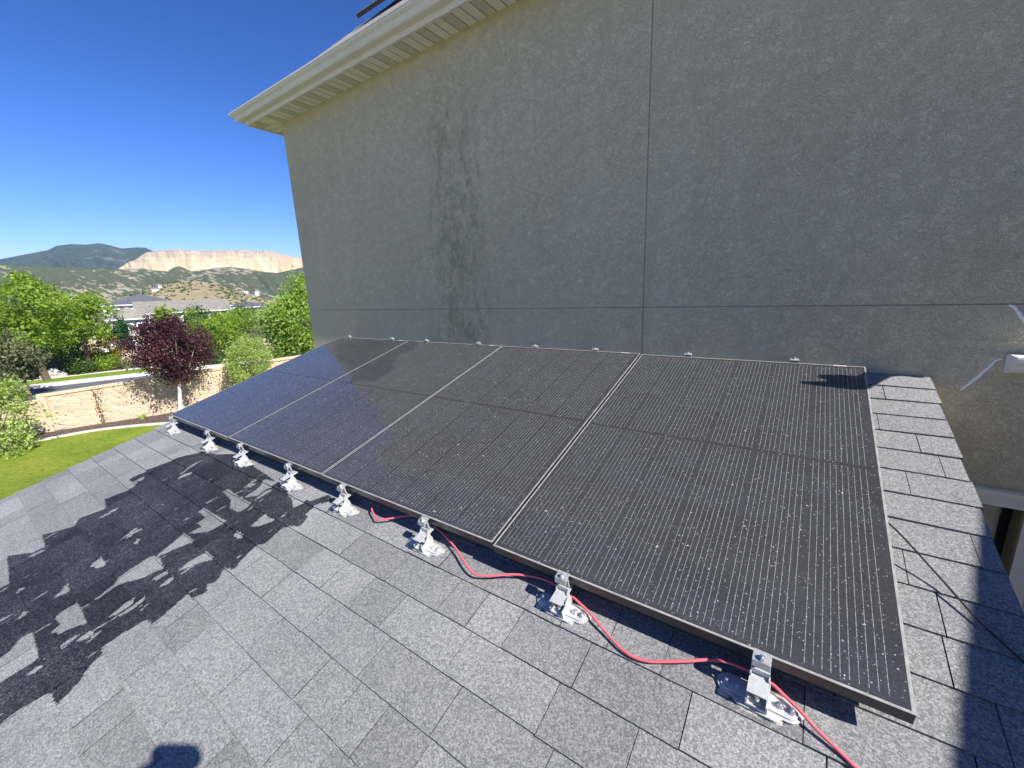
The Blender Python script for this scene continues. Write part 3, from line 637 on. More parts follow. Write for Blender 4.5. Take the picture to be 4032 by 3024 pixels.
tag(MB().tube(catmull([RP(*c) for c in cab], 4), 0.0041, 10).build('cable', M['pink'], smooth=True), 'faded pink red cable looping along the roof below the panels', 'cable')
wp = [RP(0.22, 0.70, .075), Vector((0.29267542, 1.64914387, -0.7818642)), Vector((0.39582627, 1.54696982, -0.86686589)) + Vector((0, 0, .004)), Vector((0.45710862, 1.45639245, -0.90797896)) + Vector((0, 0, .002)), RP(0.53, 0.28, .016), RP(0.60, 0.14, .012)]
tag(MB().tube(catmull(wp, 6), 0.0027, 6).build('wire', M['blackwire'], smooth=True), 'thin black wire stretched from the near panel frame across the narrow shingle strip', 'wire')

# ------------------------------------------------------------------ ground materials
M['lawn'] = None
k = Mat('lawn_grass', rough=0.9, spec=0.15); P_ = k.coord('Object')
c = k.cramp(k.noise(P_, 0.55, 5, 0.65), [(0.28, (0.15, 0.29, 0.025)), (0.5, (0.28, 0.41, 0.04)), (0.72, (0.48, 0.48, 0.075))])
c = k.mix(k.ramp(k.noise(P_, 9, 5, 0.75), 0.35, 0.65, 0.0, 0.55), c, (0.34, 0.36, 0.05))
c = k.mix(k.ramp(k.noise(P_, 7, 6, 0.8), 0.48, 0.62, 0.0, 0.6), c, (0.07, 0.15, 0.01)); k.color(c); k.bump(k.noise(P_, 9, 6, 0.85), 1.0, 0.16); M['lawn'] = k.m
M['lawn2'] = m_ground('verge_grass', [(0.3, (0.10, 0.18, 0.015)), (0.7, (0.20, 0.27, 0.03))], 1.2)
k = Mat('bark_mulch', rough=0.95, spec=0.1); P_ = k.coord('Object')
c = k.cramp(k.noise(k.mapping(P_, (1, 1, 1)), 16, 6, 0.8), [(0.35, (0.035, 0.025, 0.02)), (0.5, (0.115, 0.085, 0.068)), (0.64, (0.34, 0.28, 0.24))]); k.color(c); k.bump(k.noise(P_, 22, 5, 0.8), 1.0, 0.06); M['mulch'] = k.m
M['concrete'] = m_ground('pale_concrete', [(0.3, (0.50, 0.47, 0.42)), (0.7, (0.64, 0.61, 0.56))], 3.0, 0.2, 0.01)
M['asphalt'] = m_ground('road_asphalt', [(0.3, (0.095, 0.098, 0.11)), (0.7, (0.14, 0.143, 0.155))], 2.0, 0.3, 0.01)
M['soil'] = m_ground('dry_ground', [(0.3, (0.13, 0.13, 0.06)), (0.7, (0.26, 0.23, 0.13))], 0.06, 0.4, 0.2, (0.02, (0.07, 0.10, 0.035), 0.45, 0.55, 0.8))

def sheet(name, pts, z, mat, label=None, kind='structure', cat=None):
    me = bpy.data.meshes.new(name); n = len(pts); me.from_pydata([(x, y, z) for x, y in pts], [], [tuple(range(n))])
    bm = bmesh.new(); bm.from_mesh(me); bmesh.ops.recalc_face_normals(bm, faces=bm.faces)
    if bm.faces and list(bm.faces)[0].normal.z < 0: bmesh.ops.reverse_faces(bm, faces=bm.faces)
    bm.to_mesh(me); bm.free()
    o = link(name, me, mat); tag(o, label, cat, None, kind); return o
# ground: one sheet out to the horizon
gm = MB(); N = 64; gm.add([(0, 0, GZ - 0.02)] + [(5200 * math.cos(2 * math.pi * k / N), 5200 * math.sin(2 * math.pi * k / N), GZ - 0.02) for k in range(N)], [(0, 1 + k, 1 + (k + 1) % N) for k in range(N)])
tag(gm.build('ground', M['soil']), 'dry open ground out to the foot of the hills', None, None, 'structure')

# the garden wall runs along DW from B0, the street lies beyond it
B0 = Vector((-26.8, 2.38, 0)); DW = Vector((0.3369, 0.9415, 0)); NW = Vector((-0.9415, 0.3369, 0))
def SQ(s, q, z=0): p = B0 + DW * s + NW * q; return (p.x, p.y, z)
def strip(name, q0, q1, s0, s1, z, mat, label=None, kind='structure', thick=0.0, wob=0.0, n=24):
    mb = MB(); a = []; b = []
    for i in range(n + 1):
        s = s0 + (s1 - s0) * i / n; w1 = wob * math.sin(s * 0.35 + 1); a.append(SQ(s, q0 + w1 * 0.7, z)); b.append(SQ(s, q1 + w1, z))
    vs = a + b; fs = [(i, n + 1 + i, n + 2 + i, i + 1) for i in range(n)]
    if thick:
        m_ = len(vs); vs += [(x, y, z_ - thick) for x, y, z_ in vs]
        fs += [(i, i + 1, m_ + i + 1, m_ + i) for i in range(n)] + [(n + 1 + i, m_ + n + 1 + i, m_ + n + 2 + i, n + 2 + i) for i in range(n)]
    mb.add(vs, fs); o = mb.build(name, mat); tag(o, label, None, None, kind); return o
def zt(s): return -3.615 + 0.044 * s
strip('road', 0.6, 15.3, -30, 60, GZ + 0.004, M['asphalt'], 'grey asphalt street beyond the stone wall')
strip('pavement', 15.3, 16.7, -30, 60, GZ + 0.12, M['concrete'], 'pale concrete pavement on the far side of the street', thick=0.2)
strip('verge', 16.7, 19.2, -30, 60, GZ + 0.125, M['lawn2'], 'strip of bright grass beyond the street', wob=0.0, thick=.1)
strip('garden_edging', 19.15, 19.45, -30, 60, GZ + 0.16, M['concrete'], 'curving pale edging between verge and far planting bed', thick=0.2, wob=0.5)
strip('planting_bed', 19.4, 26.0, -30, 60, GZ + 0.10, M['mulch'], 'dark mulched bed beyond the street', thick=0.1)
# near lawn, edging and mulch
cpts = [(-27.5, -14), (-26.3, -7), (-25.7, -3), (-25.35, -0.8), (-25.25, 0.8), (-25.22, 2.2), (-24.95, 3.35), (-24.25, 4.4), (-23.34, 5.32), (-22.3, 6.2), (-21.2, 7.3), (-20.6, 8.8), (-20.6, 11), (-21, 14), (-22, 20)]
cc = [(p.x, p.y) for p in catmull([(x, y, 0) for x, y in cpts], 4)]
sheet('mulch_bed', [SQ(-22, 0.05)[:2], SQ(24, 0.05)[:2]] + cc[::-1], GZ - 0.004, M['mulch'], 'dark bark mulch bed between stone wall and lawn edging')
lawn = sheet('lawn_grass', cc + [(6, 20), (6, -20), (-27.5, -20)], GZ + 0.0, M['lawn'], 'bright yellow green mown lawn below the roof edge', 'stuff', 'grass')
ke = MB(); n = len(cc)
def offs(w):
    out = []
    for i, (x, y) in enumerate(cc):
        a = cc[max(0, i - 1)]; b = cc[min(n - 1, i + 1)]; dx, dy = b[0] - a[0], b[1] - a[1]; L = math.hypot(dx, dy); out.append((x + dy / L * w, y - dx / L * w))
    return out
lo, hi = offs(-0.13), offs(0.10)
vs = [(x, y, GZ + 0.05) for x, y in lo] + [(x, y, GZ + 0.05) for x, y in hi] + [(x, y, GZ - 0.02) for x, y in lo] + [(x, y, GZ - 0.02) for x, y in hi]
ke.add(vs, [(i, i + 1, n + i + 1, n + i) for i in range(n - 1)] + [(i, 2 * n + i, 2 * n + i + 1, i + 1) for i in range(n - 1)] + [(n + i, n + i + 1, 3 * n + i + 1, 3 * n + i) for i in range(n - 1)])
pt_ = sheet('reflector', [(XL - 3, -2.9), (5.5, -2.9), (5.5, -14), (XL - 3, -14)], GZ + .01, M['concrete'], 'unseen pale patio beside the low roof')  # added out of view to bounce warm light onto the wall
tag(ke.build('lawn_edging', M['concrete']), 'curved pale concrete edging along the lawn', None, None, 'structure')

# garden wall
gw = empty('garden_wall', SQ(0, 0, GZ), label='tan moulded stone garden wall with posts and a flat cap behind the lawn', cat='garden wall')
GM = Matrix.Translation(-Vector(SQ(0, 0, GZ)))
def gp_(mb, name, mat, **kw):
    o = mb.build(name, mat, gw, **kw); o.matrix_parent_inverse = GM; return o
def wbox(mb, s0, s1, q0, q1, za, zb, zta, ztb):
    c_ = [SQ(s, q, 0) for s in (s0, s1) for q in (q0, q1)]
    vs = [(c_[0][0], c_[0][1], za), (c_[1][0], c_[1][1], za), (c_[3][0], c_[3][1], zb), (c_[2][0], c_[2][1], zb), (c_[0][0], c_[0][1], zta), (c_[1][0], c_[1][1], zta), (c_[3][0], c_[3][1], ztb), (c_[2][0], c_[2][1], ztb)]
    mb.add(vs, [(3, 2, 1, 0), (4, 5, 6, 7), (0, 1, 5, 4), (1, 2, 6, 5), (2, 3, 7, 6), (3, 0, 4, 7)])
posts = [-18, -14.4, -10.8, -7.2, -3.6, 0, 3.62, 7.2, 10.8, 14.4, 18]
for a, b in zip(posts[:-1], posts[1:]):
    st = -0.22 if b <= 0 else 0
    mb = MB(); wbox(mb, a + 0.14, b - 0.14, -0.03, 0.09, GZ - .05, GZ - .05, zt(a) - 0.13 + st, zt(b) - 0.13 + st); gp_(mb, 'stone_panel', M['stone'])
    mb = MB(); wbox(mb, a - 0.135 + .27, b - 0.135, -0.075, 0.13, zt(a) - 0.13 + st, zt(b) - 0.13 + st, zt(a) + st, zt(b) + st); gp_(mb, 'cap', M['precast'], bevel=0.012)
for a in posts:
    mb = MB(); wbox(mb, a - 0.135, a + 0.135, -0.095, 0.15, GZ - .05, GZ - .05, zt(a) + 0.002, zt(a) + 0.008); gp_(mb, 'post', M['precast'], bevel=0.015)
# far garden wall
fw = MB(); wbox(fw, -30, 40, 24.0, 24.2, GZ, GZ, -3.95, -3.95)
fo = fw.build('far_garden_wall', M['stone']); tag(fo, 'shaded brown stone wall beyond the street, behind shrubs', 'garden wall')
for s in range(-28, 40, 5):
    mb = MB(); wbox(mb, s - .25, s + .25, 23.85, 24.35, GZ, GZ, -3.75, -3.75); mb.build('post', M['precast'], fo)

# ------------------------------------------------------------------ foliage
def leaves(name, pts, cl, size, mat, parent=None, up=0.35, asp=0.55, droop=0.0, tone=None):
    n = len(pts); P = np.asarray(pts)
    d = RNG.normal(size=(n, 3)); d[:, 2] += up * 2; d /= np.linalg.norm(d, axis=1)[:, None]
    a = np.cross(d, RNG.normal(size=(n, 3))); a /= np.linalg.norm(a, axis=1)[:, None]; b = np.cross(d, a)
    s = size * RNG.uniform(0.6, 1.3, n)[:, None]
    v0 = P - a * s * .5; v1 = P + b * s * asp * .5; v2 = P + a * s * .5 - np.array([0, 0, droop]) * s; v3 = P - b * s * asp * .5
    V = np.stack([v0, v1, v2, v3], 1).reshape(-1, 3)
    me = bpy.data.meshes.new(name); me.from_pydata(V.tolist(), [], np.arange(4 * n).reshape(n, 4).tolist())
    t = np.clip(cl * 0.7 + RNG.uniform(-.25, .25, n) + .15, 0, 1) if tone is None else tone
    at = me.attributes.new('tone', 'FLOAT', 'POINT'); at.data.foreach_set('value', np.repeat(t, 4).astype(np.float32))
    return link(name, me, mat, parent)
def crown_pts(c, rad, ncl, per, cr, shell=0.55, flat=1.0, zmin=None, bump=0.25, cone=0.0):
    c = np.array(c); rad = np.array(rad)
    d = RNG.normal(size=(ncl, 3)); d /= np.linalg.norm(d, axis=1)[:, None]
    f = RNG.uniform(shell ** 3, 1, ncl) ** (1 / 3) * (1 + bump * np.sin(d[:, 0] * 5 + d[:, 1] * 7 + c[1]) * np.cos(d[:, 2] * 6 + c[0]) + RNG.uniform(-bump, bump, ncl) * .6)
    cc = d * f[:, None]
    if cone: cc[:, :2] *= (1 - cone * (cc[:, 2:3] * .5 + .5))
    cc = c + cc * rad
    tone = RNG.uniform(0, 1, ncl)
    pts = np.repeat(cc, per, 0) + RNG.normal(size=(ncl * per, 3)) * cr * np.array([1, 1, flat]) * np.repeat(RNG.uniform(.6, 1.3, ncl), per)[:, None]
    if zmin is not None: pts[:, 2] = np.maximum(pts[:, 2], zmin + RNG.uniform(0, .2, len(pts)))
    return pts, np.repeat(tone, per), cc
def tree(name, base, crowns, leaf, mat, label, cat, group=None, bark='bark', tr=0.15, limbs=12, trunk_top=None, **kw):
    root = empty(name, base, label=label, cat=cat, group=group); TM = Matrix.Translation(-Vector(base))
    P = []; T = []; CC = []
    for c, rad, ncl, per, cr, opt in crowns:
        p, t, cc = crown_pts(c, rad, ncl, per, cr, **opt); P.append(p); T.append(t); CC.append(cc)
    P = np.vstack(P); T = np.hstack(T); CC = np.vstack(CC)
    o = leaves('crown', P, T, leaf, mat, root, **kw); o.matrix_parent_inverse = TM
    mb = MB(); c0 = Vector(crowns[0][0]); b = Vector(base)
    top = Vector((c0.x, c0.y, trunk_top if trunk_top is not None else c0.z - crowns[0][1][2] * 0.4))
    mb.tube([b + (top - b) * t + Vector((math.sin(t * 4) * .03, math.cos(t * 3) * .03, 0)) for t in (0, .05, .3, .6, 1)], [tr * 1.35, tr * 1.05, tr, tr * .9, tr * .75], 9)
    idx = RNG.choice(len(CC), min(limbs, len(CC)), replace=False)
    for j in idx:
        e = Vector(CC[j]); st = b + (top - b) * random.uniform(.75, 1.0); mid = st.lerp(e, .5) + Vector((0, 0, -.12 * (e - st).length * random.uniform(-.5, 1)))
        mb.tube([st, mid, e], [tr * .45, tr * .25, tr * .06], 6, caps=False)
    o = mb.build('trunk', M[bark], root, smooth=True); o.matrix_parent_inverse = TM
    return root
LM_ = {}
LM_['locust'] = m_leaf('locust_leaf', (0.12, 0.22, 0.025), (0.36, 0.48, 0.07), .5)
LM_['bright'] = m_leaf('bright_leaf', (0.15, 0.26, 0.04), (0.40, 0.52, 0.12), .45)
LM_['plum'] = m_leaf('plum_leaf', (0.020, 0.006, 0.012), (0.115, 0.038, 0.052), .18)
LM_['dark'] = m_leaf('dark_leaf', (0.035, 0.075, 0.015), (0.11, 0.19, 0.04), .3)
LM_['lime'] = m_leaf('lime_leaf', (0.20, 0.30, 0.06), (0.52, 0.60, 0.22), .45)
LM_['yellow'] = m_leaf('gold_leaf', (0.16, 0.22, 0.02), (0.55, 0.36, 0.02), .4)
LM_['conifer'] = m_leaf('spruce_leaf', (0.015, 0.06, 0.02), (0.05, 0.15, 0.045), .2)
LM_['grey'] = m_leaf('grey_leaf', (0.07, 0.085, 0.03), (0.22, 0.23, 0.11), .3)
LM_['pampas'] = m_leaf('pale_blade', (0.22, 0.27, 0.12), (0.44, 0.48, 0.28), .3)

# purple plum in front of the wall
tree('plum_tree', (-24.35, 6.3, GZ), [((-24.3, 6.66, -2.10), (1.5, 1.72, 1.36), 270, 62, .17, dict(shell=.35, bump=.16)), ((-24.3, 6.50, -1.15), (.8, .9, .55), 60, 55, .14, dict(shell=.2)),
     ((-24.3, 6.45, -3.2), (.7, .75, .55), 40, 45, .13, dict(shell=.2))], .105, LM_['plum'], 'dark purple leaved tree with pale trunk in front of the stone wall', 'tree', bark='palebark', tr=.085, limbs=16, trunk_top=-3.4, up=.25)
# street trees on the left
def og(**k): return dict(shell=.3, flat=.55, bump=.3, **k)
tree('locust_tree', (-45.5, 4.55, GZ), [((-45.5, 4.1, 0.35), (3.0, 2.5, 1.55), 75, 55, .42, og()), ((-45.5, 5.0, -1.4), (2.6, 2.3, 1.1), 40, 45, .4, og()), ((-45.5, 4.9, 1.7), (1.4, .9, .7), 16, 45, .3, og())],
     .26, LM_['locust'], 'tall feathery green tree by the street at the left edge', 'tree', 'feathery street trees', tr=.2, limbs=22)
tree('locust_tree', (-47.5, 7.2, GZ), [((-47.5, 7.4, -0.35), (2.4, 2.2, 1.3), 58, 50, .40, og()), ((-47.5, 8.2, 0.55), (1.0, .55, .95), 14, 40, .26, og()), ((-47.5, 7.6, -1.9), (2, 1.5, .8), 24, 45, .35, og())],
     .26, LM_['locust'], 'feathery green tree right of the tallest one, in front of the white house', 'tree', 'feathery street trees', tr=.16, limbs=18)
tree('grey_tree', (-38.5, 2.9, GZ), [((-38.5, 2.95, -2.7), (1.3, 1.0, 1.35), 60, 45, .24, dict(shell=.3, zmin=GZ))], .2, LM_['grey'], 'grey brown leaved tree at the left edge behind the near bush', 'tree', tr=.12)
tree('locust_tree', (-45, 14.6, GZ), [((-45, 14.6, -2.75), (2.5, 2.9, 1.25), 85, 52, .42, og()), ((-45, 13.4, -.75), (1.2, 1.3, .4), 6, 30, .22, og()), ((-45, 17.6, -1.9), (1.6, 2.0, .95), 34, 48, .36, og()), ((-45, 16.0, -3.7), (2, 3.2, 1.0), 40, 50, .4, og())],
     .24, LM_['locust'], 'low spreading feathery tree behind and right of the purple tree', 'tree', 'feathery street trees', tr=.16, limbs=24)
# large tree against the house corner
tree('leafy_tree', (-26, 15.2, GZ), [((-26, 14.9, -1.8), (2.8, 3.2, 2.3), 260, 62, .33, dict(shell=.45, bump=.2)), ((-26, 15.2, .25), (1.5, 1.9, 1.2), 70, 55, .28, dict(shell=.3)), ((-26, 13.5, -.55), (1.3, 1.25, .85), 55, 52, .26, dict(shell=.3)), ((-26, 13.2, -3.2), (1.6, 1.5, 1.1), 60, 50, .28, dict(shell=.3)), ((-26, 12.5, -1.3), (1.0, 1.15, .95), 44, 50, .26, dict(shell=.3))],
     .19, LM_['bright'], 'large dense bright green tree against the house corner', 'tree', tr=.16, limbs=20)
tree('round_bush', (-23, 9.3, GZ), [((-23, 9.22, -3.05), (.98, 1.02, 1.2), 190, 60, .14, dict(shell=.5, bump=.15, zmin=GZ)), ((-23, 9.1, -4.4), (.9, .95, .8), 50, 50, .14, dict(shell=.5, zmin=GZ))], .085, LM_['lime'],
     'pale green rounded bush between purple tree and big green tree', 'bush', tr=.05)
tree('variegated_bush', (-24.3, 1.05, GZ), [((-24.3, .95, -3.75), (1.0, 1.0, 1.25), 85, 42, .17, dict(shell=.35, bump=.3, zmin=GZ)), ((-24.3, 1.4, -3.0), (.5, .65, .35), 22, 30, .12, dict(shell=.2)), ((-24.3, .9, -4.9), (.9, .8, .5), 30, 40, .15, dict(shell=.3, zmin=GZ))], .12, LM_['lime'],
     'pale leaved bush at the left edge in front of the stone wall', 'bush', tr=.05)
# planting beyond the street
for i, (x, y, rx, rz, mt, lab) in enumerate([(-47.2, 6.8, .75, .55, 'dark', 'dark rounded shrub right of the boulder'), (-47.2, 8.35, .8, .62, 'locust', 'mid green rounded shrub left of the pale grasses'),
      (-49.0, 8.7, 1.0, .95, 'yellow', 'yellow and orange tinged shrub on top of the far wall'), (-49.5, 5.8, 1.6, 1.2, 'dark', 'dark green shrub under the feathery trees by the far wall'), (-50.5, 7.6, 1.4, 1.1, 'dark', 'deep green shrub behind the yellow one'),
      (-48.6, 3.6, 1.2, .9, 'dark', 'dark low shrub left of the boulder'), (-41, 13.9, .9, .7, 'dark', 'small dark shrub beside the street, right of the purple tree'), (-43, 17.5, 1.3, 1.0, 'dark', 'dark shrub behind the pale rounded bush')]):
    zc = (-3.6 if i == 2 else -4.1 if i in (3, 4) else GZ + rz * .9)
    tree('shrub', (x, y, GZ), [((x, y, zc), (rx, rx, rz), 45, 40, .2, dict(shell=.4, zmin=GZ))], .16, LM_[mt], lab, 'shrub', 'shrubs beyond the street', tr=.05, limbs=5)
# ornamental grass clump
def grassclump(name, c, n, h, spread, mat, label):
    me = bpy.data.meshes.new(name); V = []; F = []
    for i in range(n):
        a = random.uniform(0, 6.28); r = random.random() ** .5 * spread * .4; x, y = c[0] + r * math.cos(a), c[1] + r * math.sin(a)
        hh = h * random.uniform(.6, 1.1); o_ = spread * random.uniform(.1, .6); w_ = .02; nx, ny = -math.sin(a) * w_, math.cos(a) * w_; b = len(V)
        for t in (0, .5, 1): V += [(x + math.cos(a) * o_ * t * t + nx * (1 - t), y + math.sin(a) * o_ * t * t + ny * (1 - t), c[2] + hh * t - .1 * t * t), (x + math.cos(a) * o_ * t * t - nx * (1 - t * .99), y + math.sin(a) * o_ * t * t - ny * (1 - t * .99), c[2] + hh * t - .1 * t * t)]
        F += [(b, b + 1, b + 3, b + 2), (b + 2, b + 3, b + 5, b + 4)]
    me.from_pydata(V, [], F); at = me.attributes.new('tone', 'FLOAT', 'POINT'); at.data.foreach_set('value', np.random.default_rng(1).uniform(0, 1, len(V)).astype(np.float32))
    return tag(link(name, me, mat), label, 'plant')
grassclump('ornamental_grass', (-46.6, 9.5, GZ), 900, .95, 1.3, LM_['pampas'], 'pale feathery clump of grasses left of the purple tree')
grassclump('young_plant', (-25.3, 5.15, GZ), 60, .38, .35, LM_['lime'], 'small pale young plant in the mulch near the roof edge')
# vine climbing the wall joint
pts = []
for i in range(260):
    z = GZ + random.random() * 1.75; y = random.gauss(0, .06 + .10 * (z - GZ) / 1.75); p = SQ(1.70 + y, -.07 + random.gauss(0, .03), z); pts.append(p)
vo = empty('climbing_vine', SQ(1.7, -.05, GZ), label='thin brown vine climbing the middle of the stone wall', cat='vine'); VM = Matrix.Translation(-Vector(SQ(1.7, -.05, GZ)))
o = leaves('leaves', pts, np.random.default_rng(2).uniform(0, 1, 260), .07, LM_['grey'], vo); o.matrix_parent_inverse = VM
o = MB().tube([SQ(1.74, -.06, GZ), SQ(1.70, -.05, GZ + .5), SQ(1.66, -.05, GZ + 1.1), SQ(1.62, -.05, GZ + 1.7)], .012, 6).build('stem', M['bark'], vo); o.matrix_parent_inverse = VM
# boulder
def boulder(c, r, seed):
    bm = bmesh.new(); bmesh.ops.create_icosphere(bm, subdivisions=3, radius=1); rr = np.random.default_rng(seed); ph = rr.uniform(0, 6, 6)
    for v in bm.verts:
        d = v.co.normalized(); f = 1 + .12 * math.sin(d.x * 4 + ph[0]) + .1 * math.sin(d.y * 6 + ph[1]) + .07 * math.sin(d.z * 9 + ph[2] + d.x * 5)
        v.co = Vector((c[0] + d.x * f * r[0], c[1] + d.y * f * r[1], c[2] + max(-.3, d.z * f) * r[2]))
    me = bpy.data.meshes.new('boulder'); bm.to_mesh(me); bm.free(); return link('boulder', me, m_ground('pale_granite', [(0.35, (0.26, 0.22, 0.2)), (0.62, (0.56, 0.52, 0.48))], 2.5, .6, .05))
tag(boulder((-46.6, 5.05, GZ + .12), (.5, .62, .6), 3), 'large pale rounded boulder under the street trees', 'boulder')

# ------------------------------------------------------------------ houses beyond
M['slate'] = m_simple('dark_grey_shingle', (0.095, 0.10, 0.12), .9, var=.2, scale=1.5)
M['tanroof'] = m_simple('weathered_tan_shingle', (0.215, 0.20, 0.175), .9, var=.2, scale=1.5)
M['hwall'] = m_simple('pale_siding', (0.62, 0.61, 0.60), .8, var=.06, scale=.6)
M['gwall'] = m_simple('grey_siding', (0.33, 0.33, 0.34), .8, var=.06, scale=.6)
M['trim'] = m_simple('white_trim', (0.80, 0.80, 0.80), .6, var=.03)
def dwelling(cx, cy, w, d, eave, ridge, rot, roofm, wallm, label, gable=False, hipx=None, wins=True, base=GZ):
    root = empty('dwelling', (cx, cy, base), (0, 0, rot), label=label, cat='house', group='houses beyond the street')
    H = eave - base; Rg = ridge - base
    MB().box(-w / 2, w / 2, -d / 2, d / 2, 0, H).build('wall', wallm, root)
    ov = .5; a, b = w / 2 + ov, d / 2 + ov; hx = 0 if gable else (hipx if hipx is not None else b * .95); ty = 0
    rf = MB()
    # long axis along local y
    if d > w: e0, e1 = (0, -b + hx, Rg), (0, b - hx, Rg)
    else: hx = 0 if gable else a * .5; e0, e1 = (-a + hx, 0, Rg), (a - hx, 0, Rg)
    vs = [(-a, -b, H), (a, -b, H), (a, b, H), (-a, b, H), e0, e1]
    if d > w: fs = [(0, 1, 4), (1, 2, 5, 4), (2, 3, 5), (3, 0, 4, 5), (3, 2, 1, 0)]
    else: fs = [(0, 1, 5, 4), (1, 2, 5), (2, 3, 4, 5), (3, 0, 4), (3, 2, 1, 0)]
    rf.add(vs, fs); rf.build('roof', roofm, root)
    fa = MB(); fa.box(-a - .03, a + .03, -b - .03, -b, H - .13, H + .02); fa.box(-a - .03, a + .03, b, b + .03, H - .13, H + .02); fa.box(-a - .03, -a, -b, b, H - .13, H + .02); fa.box(a, a + .03, -b, b, H - .13, H + .02)
    fa.build('fascia', M['trim'], root)
    if wins:
        n = max(2, int(d / 3.2))
        for i in range(n):
            y = -d / 2 + d * (i + .5) / n + random.uniform(-.3, .3)
            for z in ([H - 1.9] if H < 4.5 else [H - 1.9, H - 4.6]):
                q = MB(); q.box(w / 2 + .002, w / 2 + .06, y - .6, y + .6, z - .1, z + 1.25); wo = q.build('window', M['trim'], root)
                q = MB(); q.box(w / 2 + .062, w / 2 + .07, y - .5, y + .5, z, z + 1.15); q.build('pane', M['glass'], wo)
    return root
th = math.atan2(.3369, -0.0) * 0
dwelling(-82.5, 18.0, 6, 4.4, -1.95, -.25, R_(-8), M['tanroof'], M['hwall'], 'white walled single storey wing with a tan hipped roof left of the purple tree')
dwelling(-87, 14.7, 6, 4.0, -3.0, -1.6, R_(-8), M['tanroof'], M['hwall'], 'low white garage wing behind the right-hand feathery tree')
dwelling(-93, 28.2, 8.5, 12.5, -1.50, .50, R_(-14), M['tanroof'], M['gwall'], 'long tan roofed grey house directly behind the purple tree', gable=True)
dwelling(-103, 24.8, 9, 10.5, 0.06, 1.95, R_(-12), M['slate'], M['hwall'], 'tall house with dark slate coloured hipped roof and white gable trim')
dwelling(-99, 41.5, 8, 9.0, -1.35, -.30, R_(-6), M['slate'], M['gwall'], 'house with a flat dark roof right of the tan roofed house')
dwelling(-104, 35.5, 9, 9.0, -.9, .12, R_(-14), M['slate'], M['hwall'], 'dark roofed house half hidden behind the tan roof')
# white rendered screen wall
mb = MB(); mb.box(-.12, .12, -2.2, 1.4, 0, 1.35); o = mb.build('screen_wall', M['trim'], None, bevel=.02); o.location = (-63, 12.6, GZ); o.rotation_euler = (0, 0, R_(-12))
tag(o, 'low bright white wall between the far houses and the purple tree', 'wall')
mb = MB(); mb.box(-.14, .14, -9, 9, 0, 1.7); o = mb.build('screen_wall', M['precast'], None, bevel=.02); o.location = (-66, 14, GZ); o.rotation_euler = (0, 0, R_(-12))
tag(o, 'tan boundary wall behind the bright white one', 'wall')
tree('spruce_tree', (-60, 12.3, GZ), [((-60, 12.2, -3.2), (1.0, 1.15, 1.9), 85, 45, .22, dict(shell=.4, cone=.35, zmin=GZ))], .2, LM_['conifer'], 'blue green bushy tree between white house and purple tree', 'tree', tr=.1, up=.1)
for i, (x, y, zc, rx, rz, mt, lb) in enumerate([(-72, 23.2, -2.9, 1.6, 1.9, 'dark', 'dark garden tree in front of the tan roofed house'), (-70, 26.5, -3.3, 1.9, 1.7, 'locust', 'green garden tree beyond the low feathery tree'), (-76, 31.0, -3.0, 2.0, 2.0, 'dark', 'dark garden tree in front of the flat dark roof'),
      (-64, 8.0, -3.2, 1.8, 1.8, 'locust', 'green garden tree behind the second feathery tree'), (-68, 5.0, -2.6, 2.4, 2.2, 'dark', 'dark garden tree behind the tallest street tree'), (-73, 19.6, -2.0, .55, 1.2, 'locust', 'slim light green tree top beside the tan roof edge')]):
    tree('garden_tree', (x, y, GZ), [((x, y, zc), (rx, rx, rz), 60, 42, .4, dict(shell=.4, zmin=GZ))], .34, LM_[mt], lb, 'tree', 'garden trees around the far houses', tr=.12, limbs=8)

# ------------------------------------------------------------------ hills
MTN = [(-84.89, 4.26), (-83.6, 4.64), (-81.93, 5.12), (-81.35, 5.5), (-80.36, 5.72), (-79.38, 5.7), (-78.45, 5.88), (-77.79, 5.73), (-76.95, 5.45), (-75.76, 5.6), (-75.13, 5.59), (-74.61, 5.28), (-73.69, 4.9)]
DUMP = [(-77.55, 3.52), (-76.92, 3.97), (-75.95, 4.54), (-75.36, 5.03), (-73.87, 5.38), (-72.51, 5.47), (-70.83, 5.4), (-67.84, 5.51), (-63.98, 5.47), (-63.01, 5.11), (-60.81, 4.64), (-59.57, 4.44)]
HILL = [(-84.99, 3.78), (-83.59, 3.73), (-82.12, 3.66), (-80.24, 3.56), (-79.36, 3.49), (-77.74, 3.46), (-75.75, 3.58), (-75.27, 3.42), (-73.31, 3.21), (-71.91, 3.24), (-70.44, 3.44), (-69.21, 3.66), (-68.12, 3.71), (-66.58, 3.47), (-65.0, 3.14), (-63.66, 3.01), (-62.23, 3.33), (-60.95, 3.59)]
KNOLL = [(-79.04, 0.28), (-78.28, 0.57), (-76.96, 1.08), (-75.88, 1.46), (-74.9, 1.85), (-73.5, 2.15), (-72.07, 2.33), (-70.66, 2.09), (-69.23, 1.61), (-67.77, 1.02), (-66.54, 0.61), (-65.45, 0.09), (-63.79, -0.28)]
CONE = [(-73.7, 3.33), (-73.23, 3.67), (-72.8, 3.8), (-72.4, 3.67), (-71.9, 3.32)]
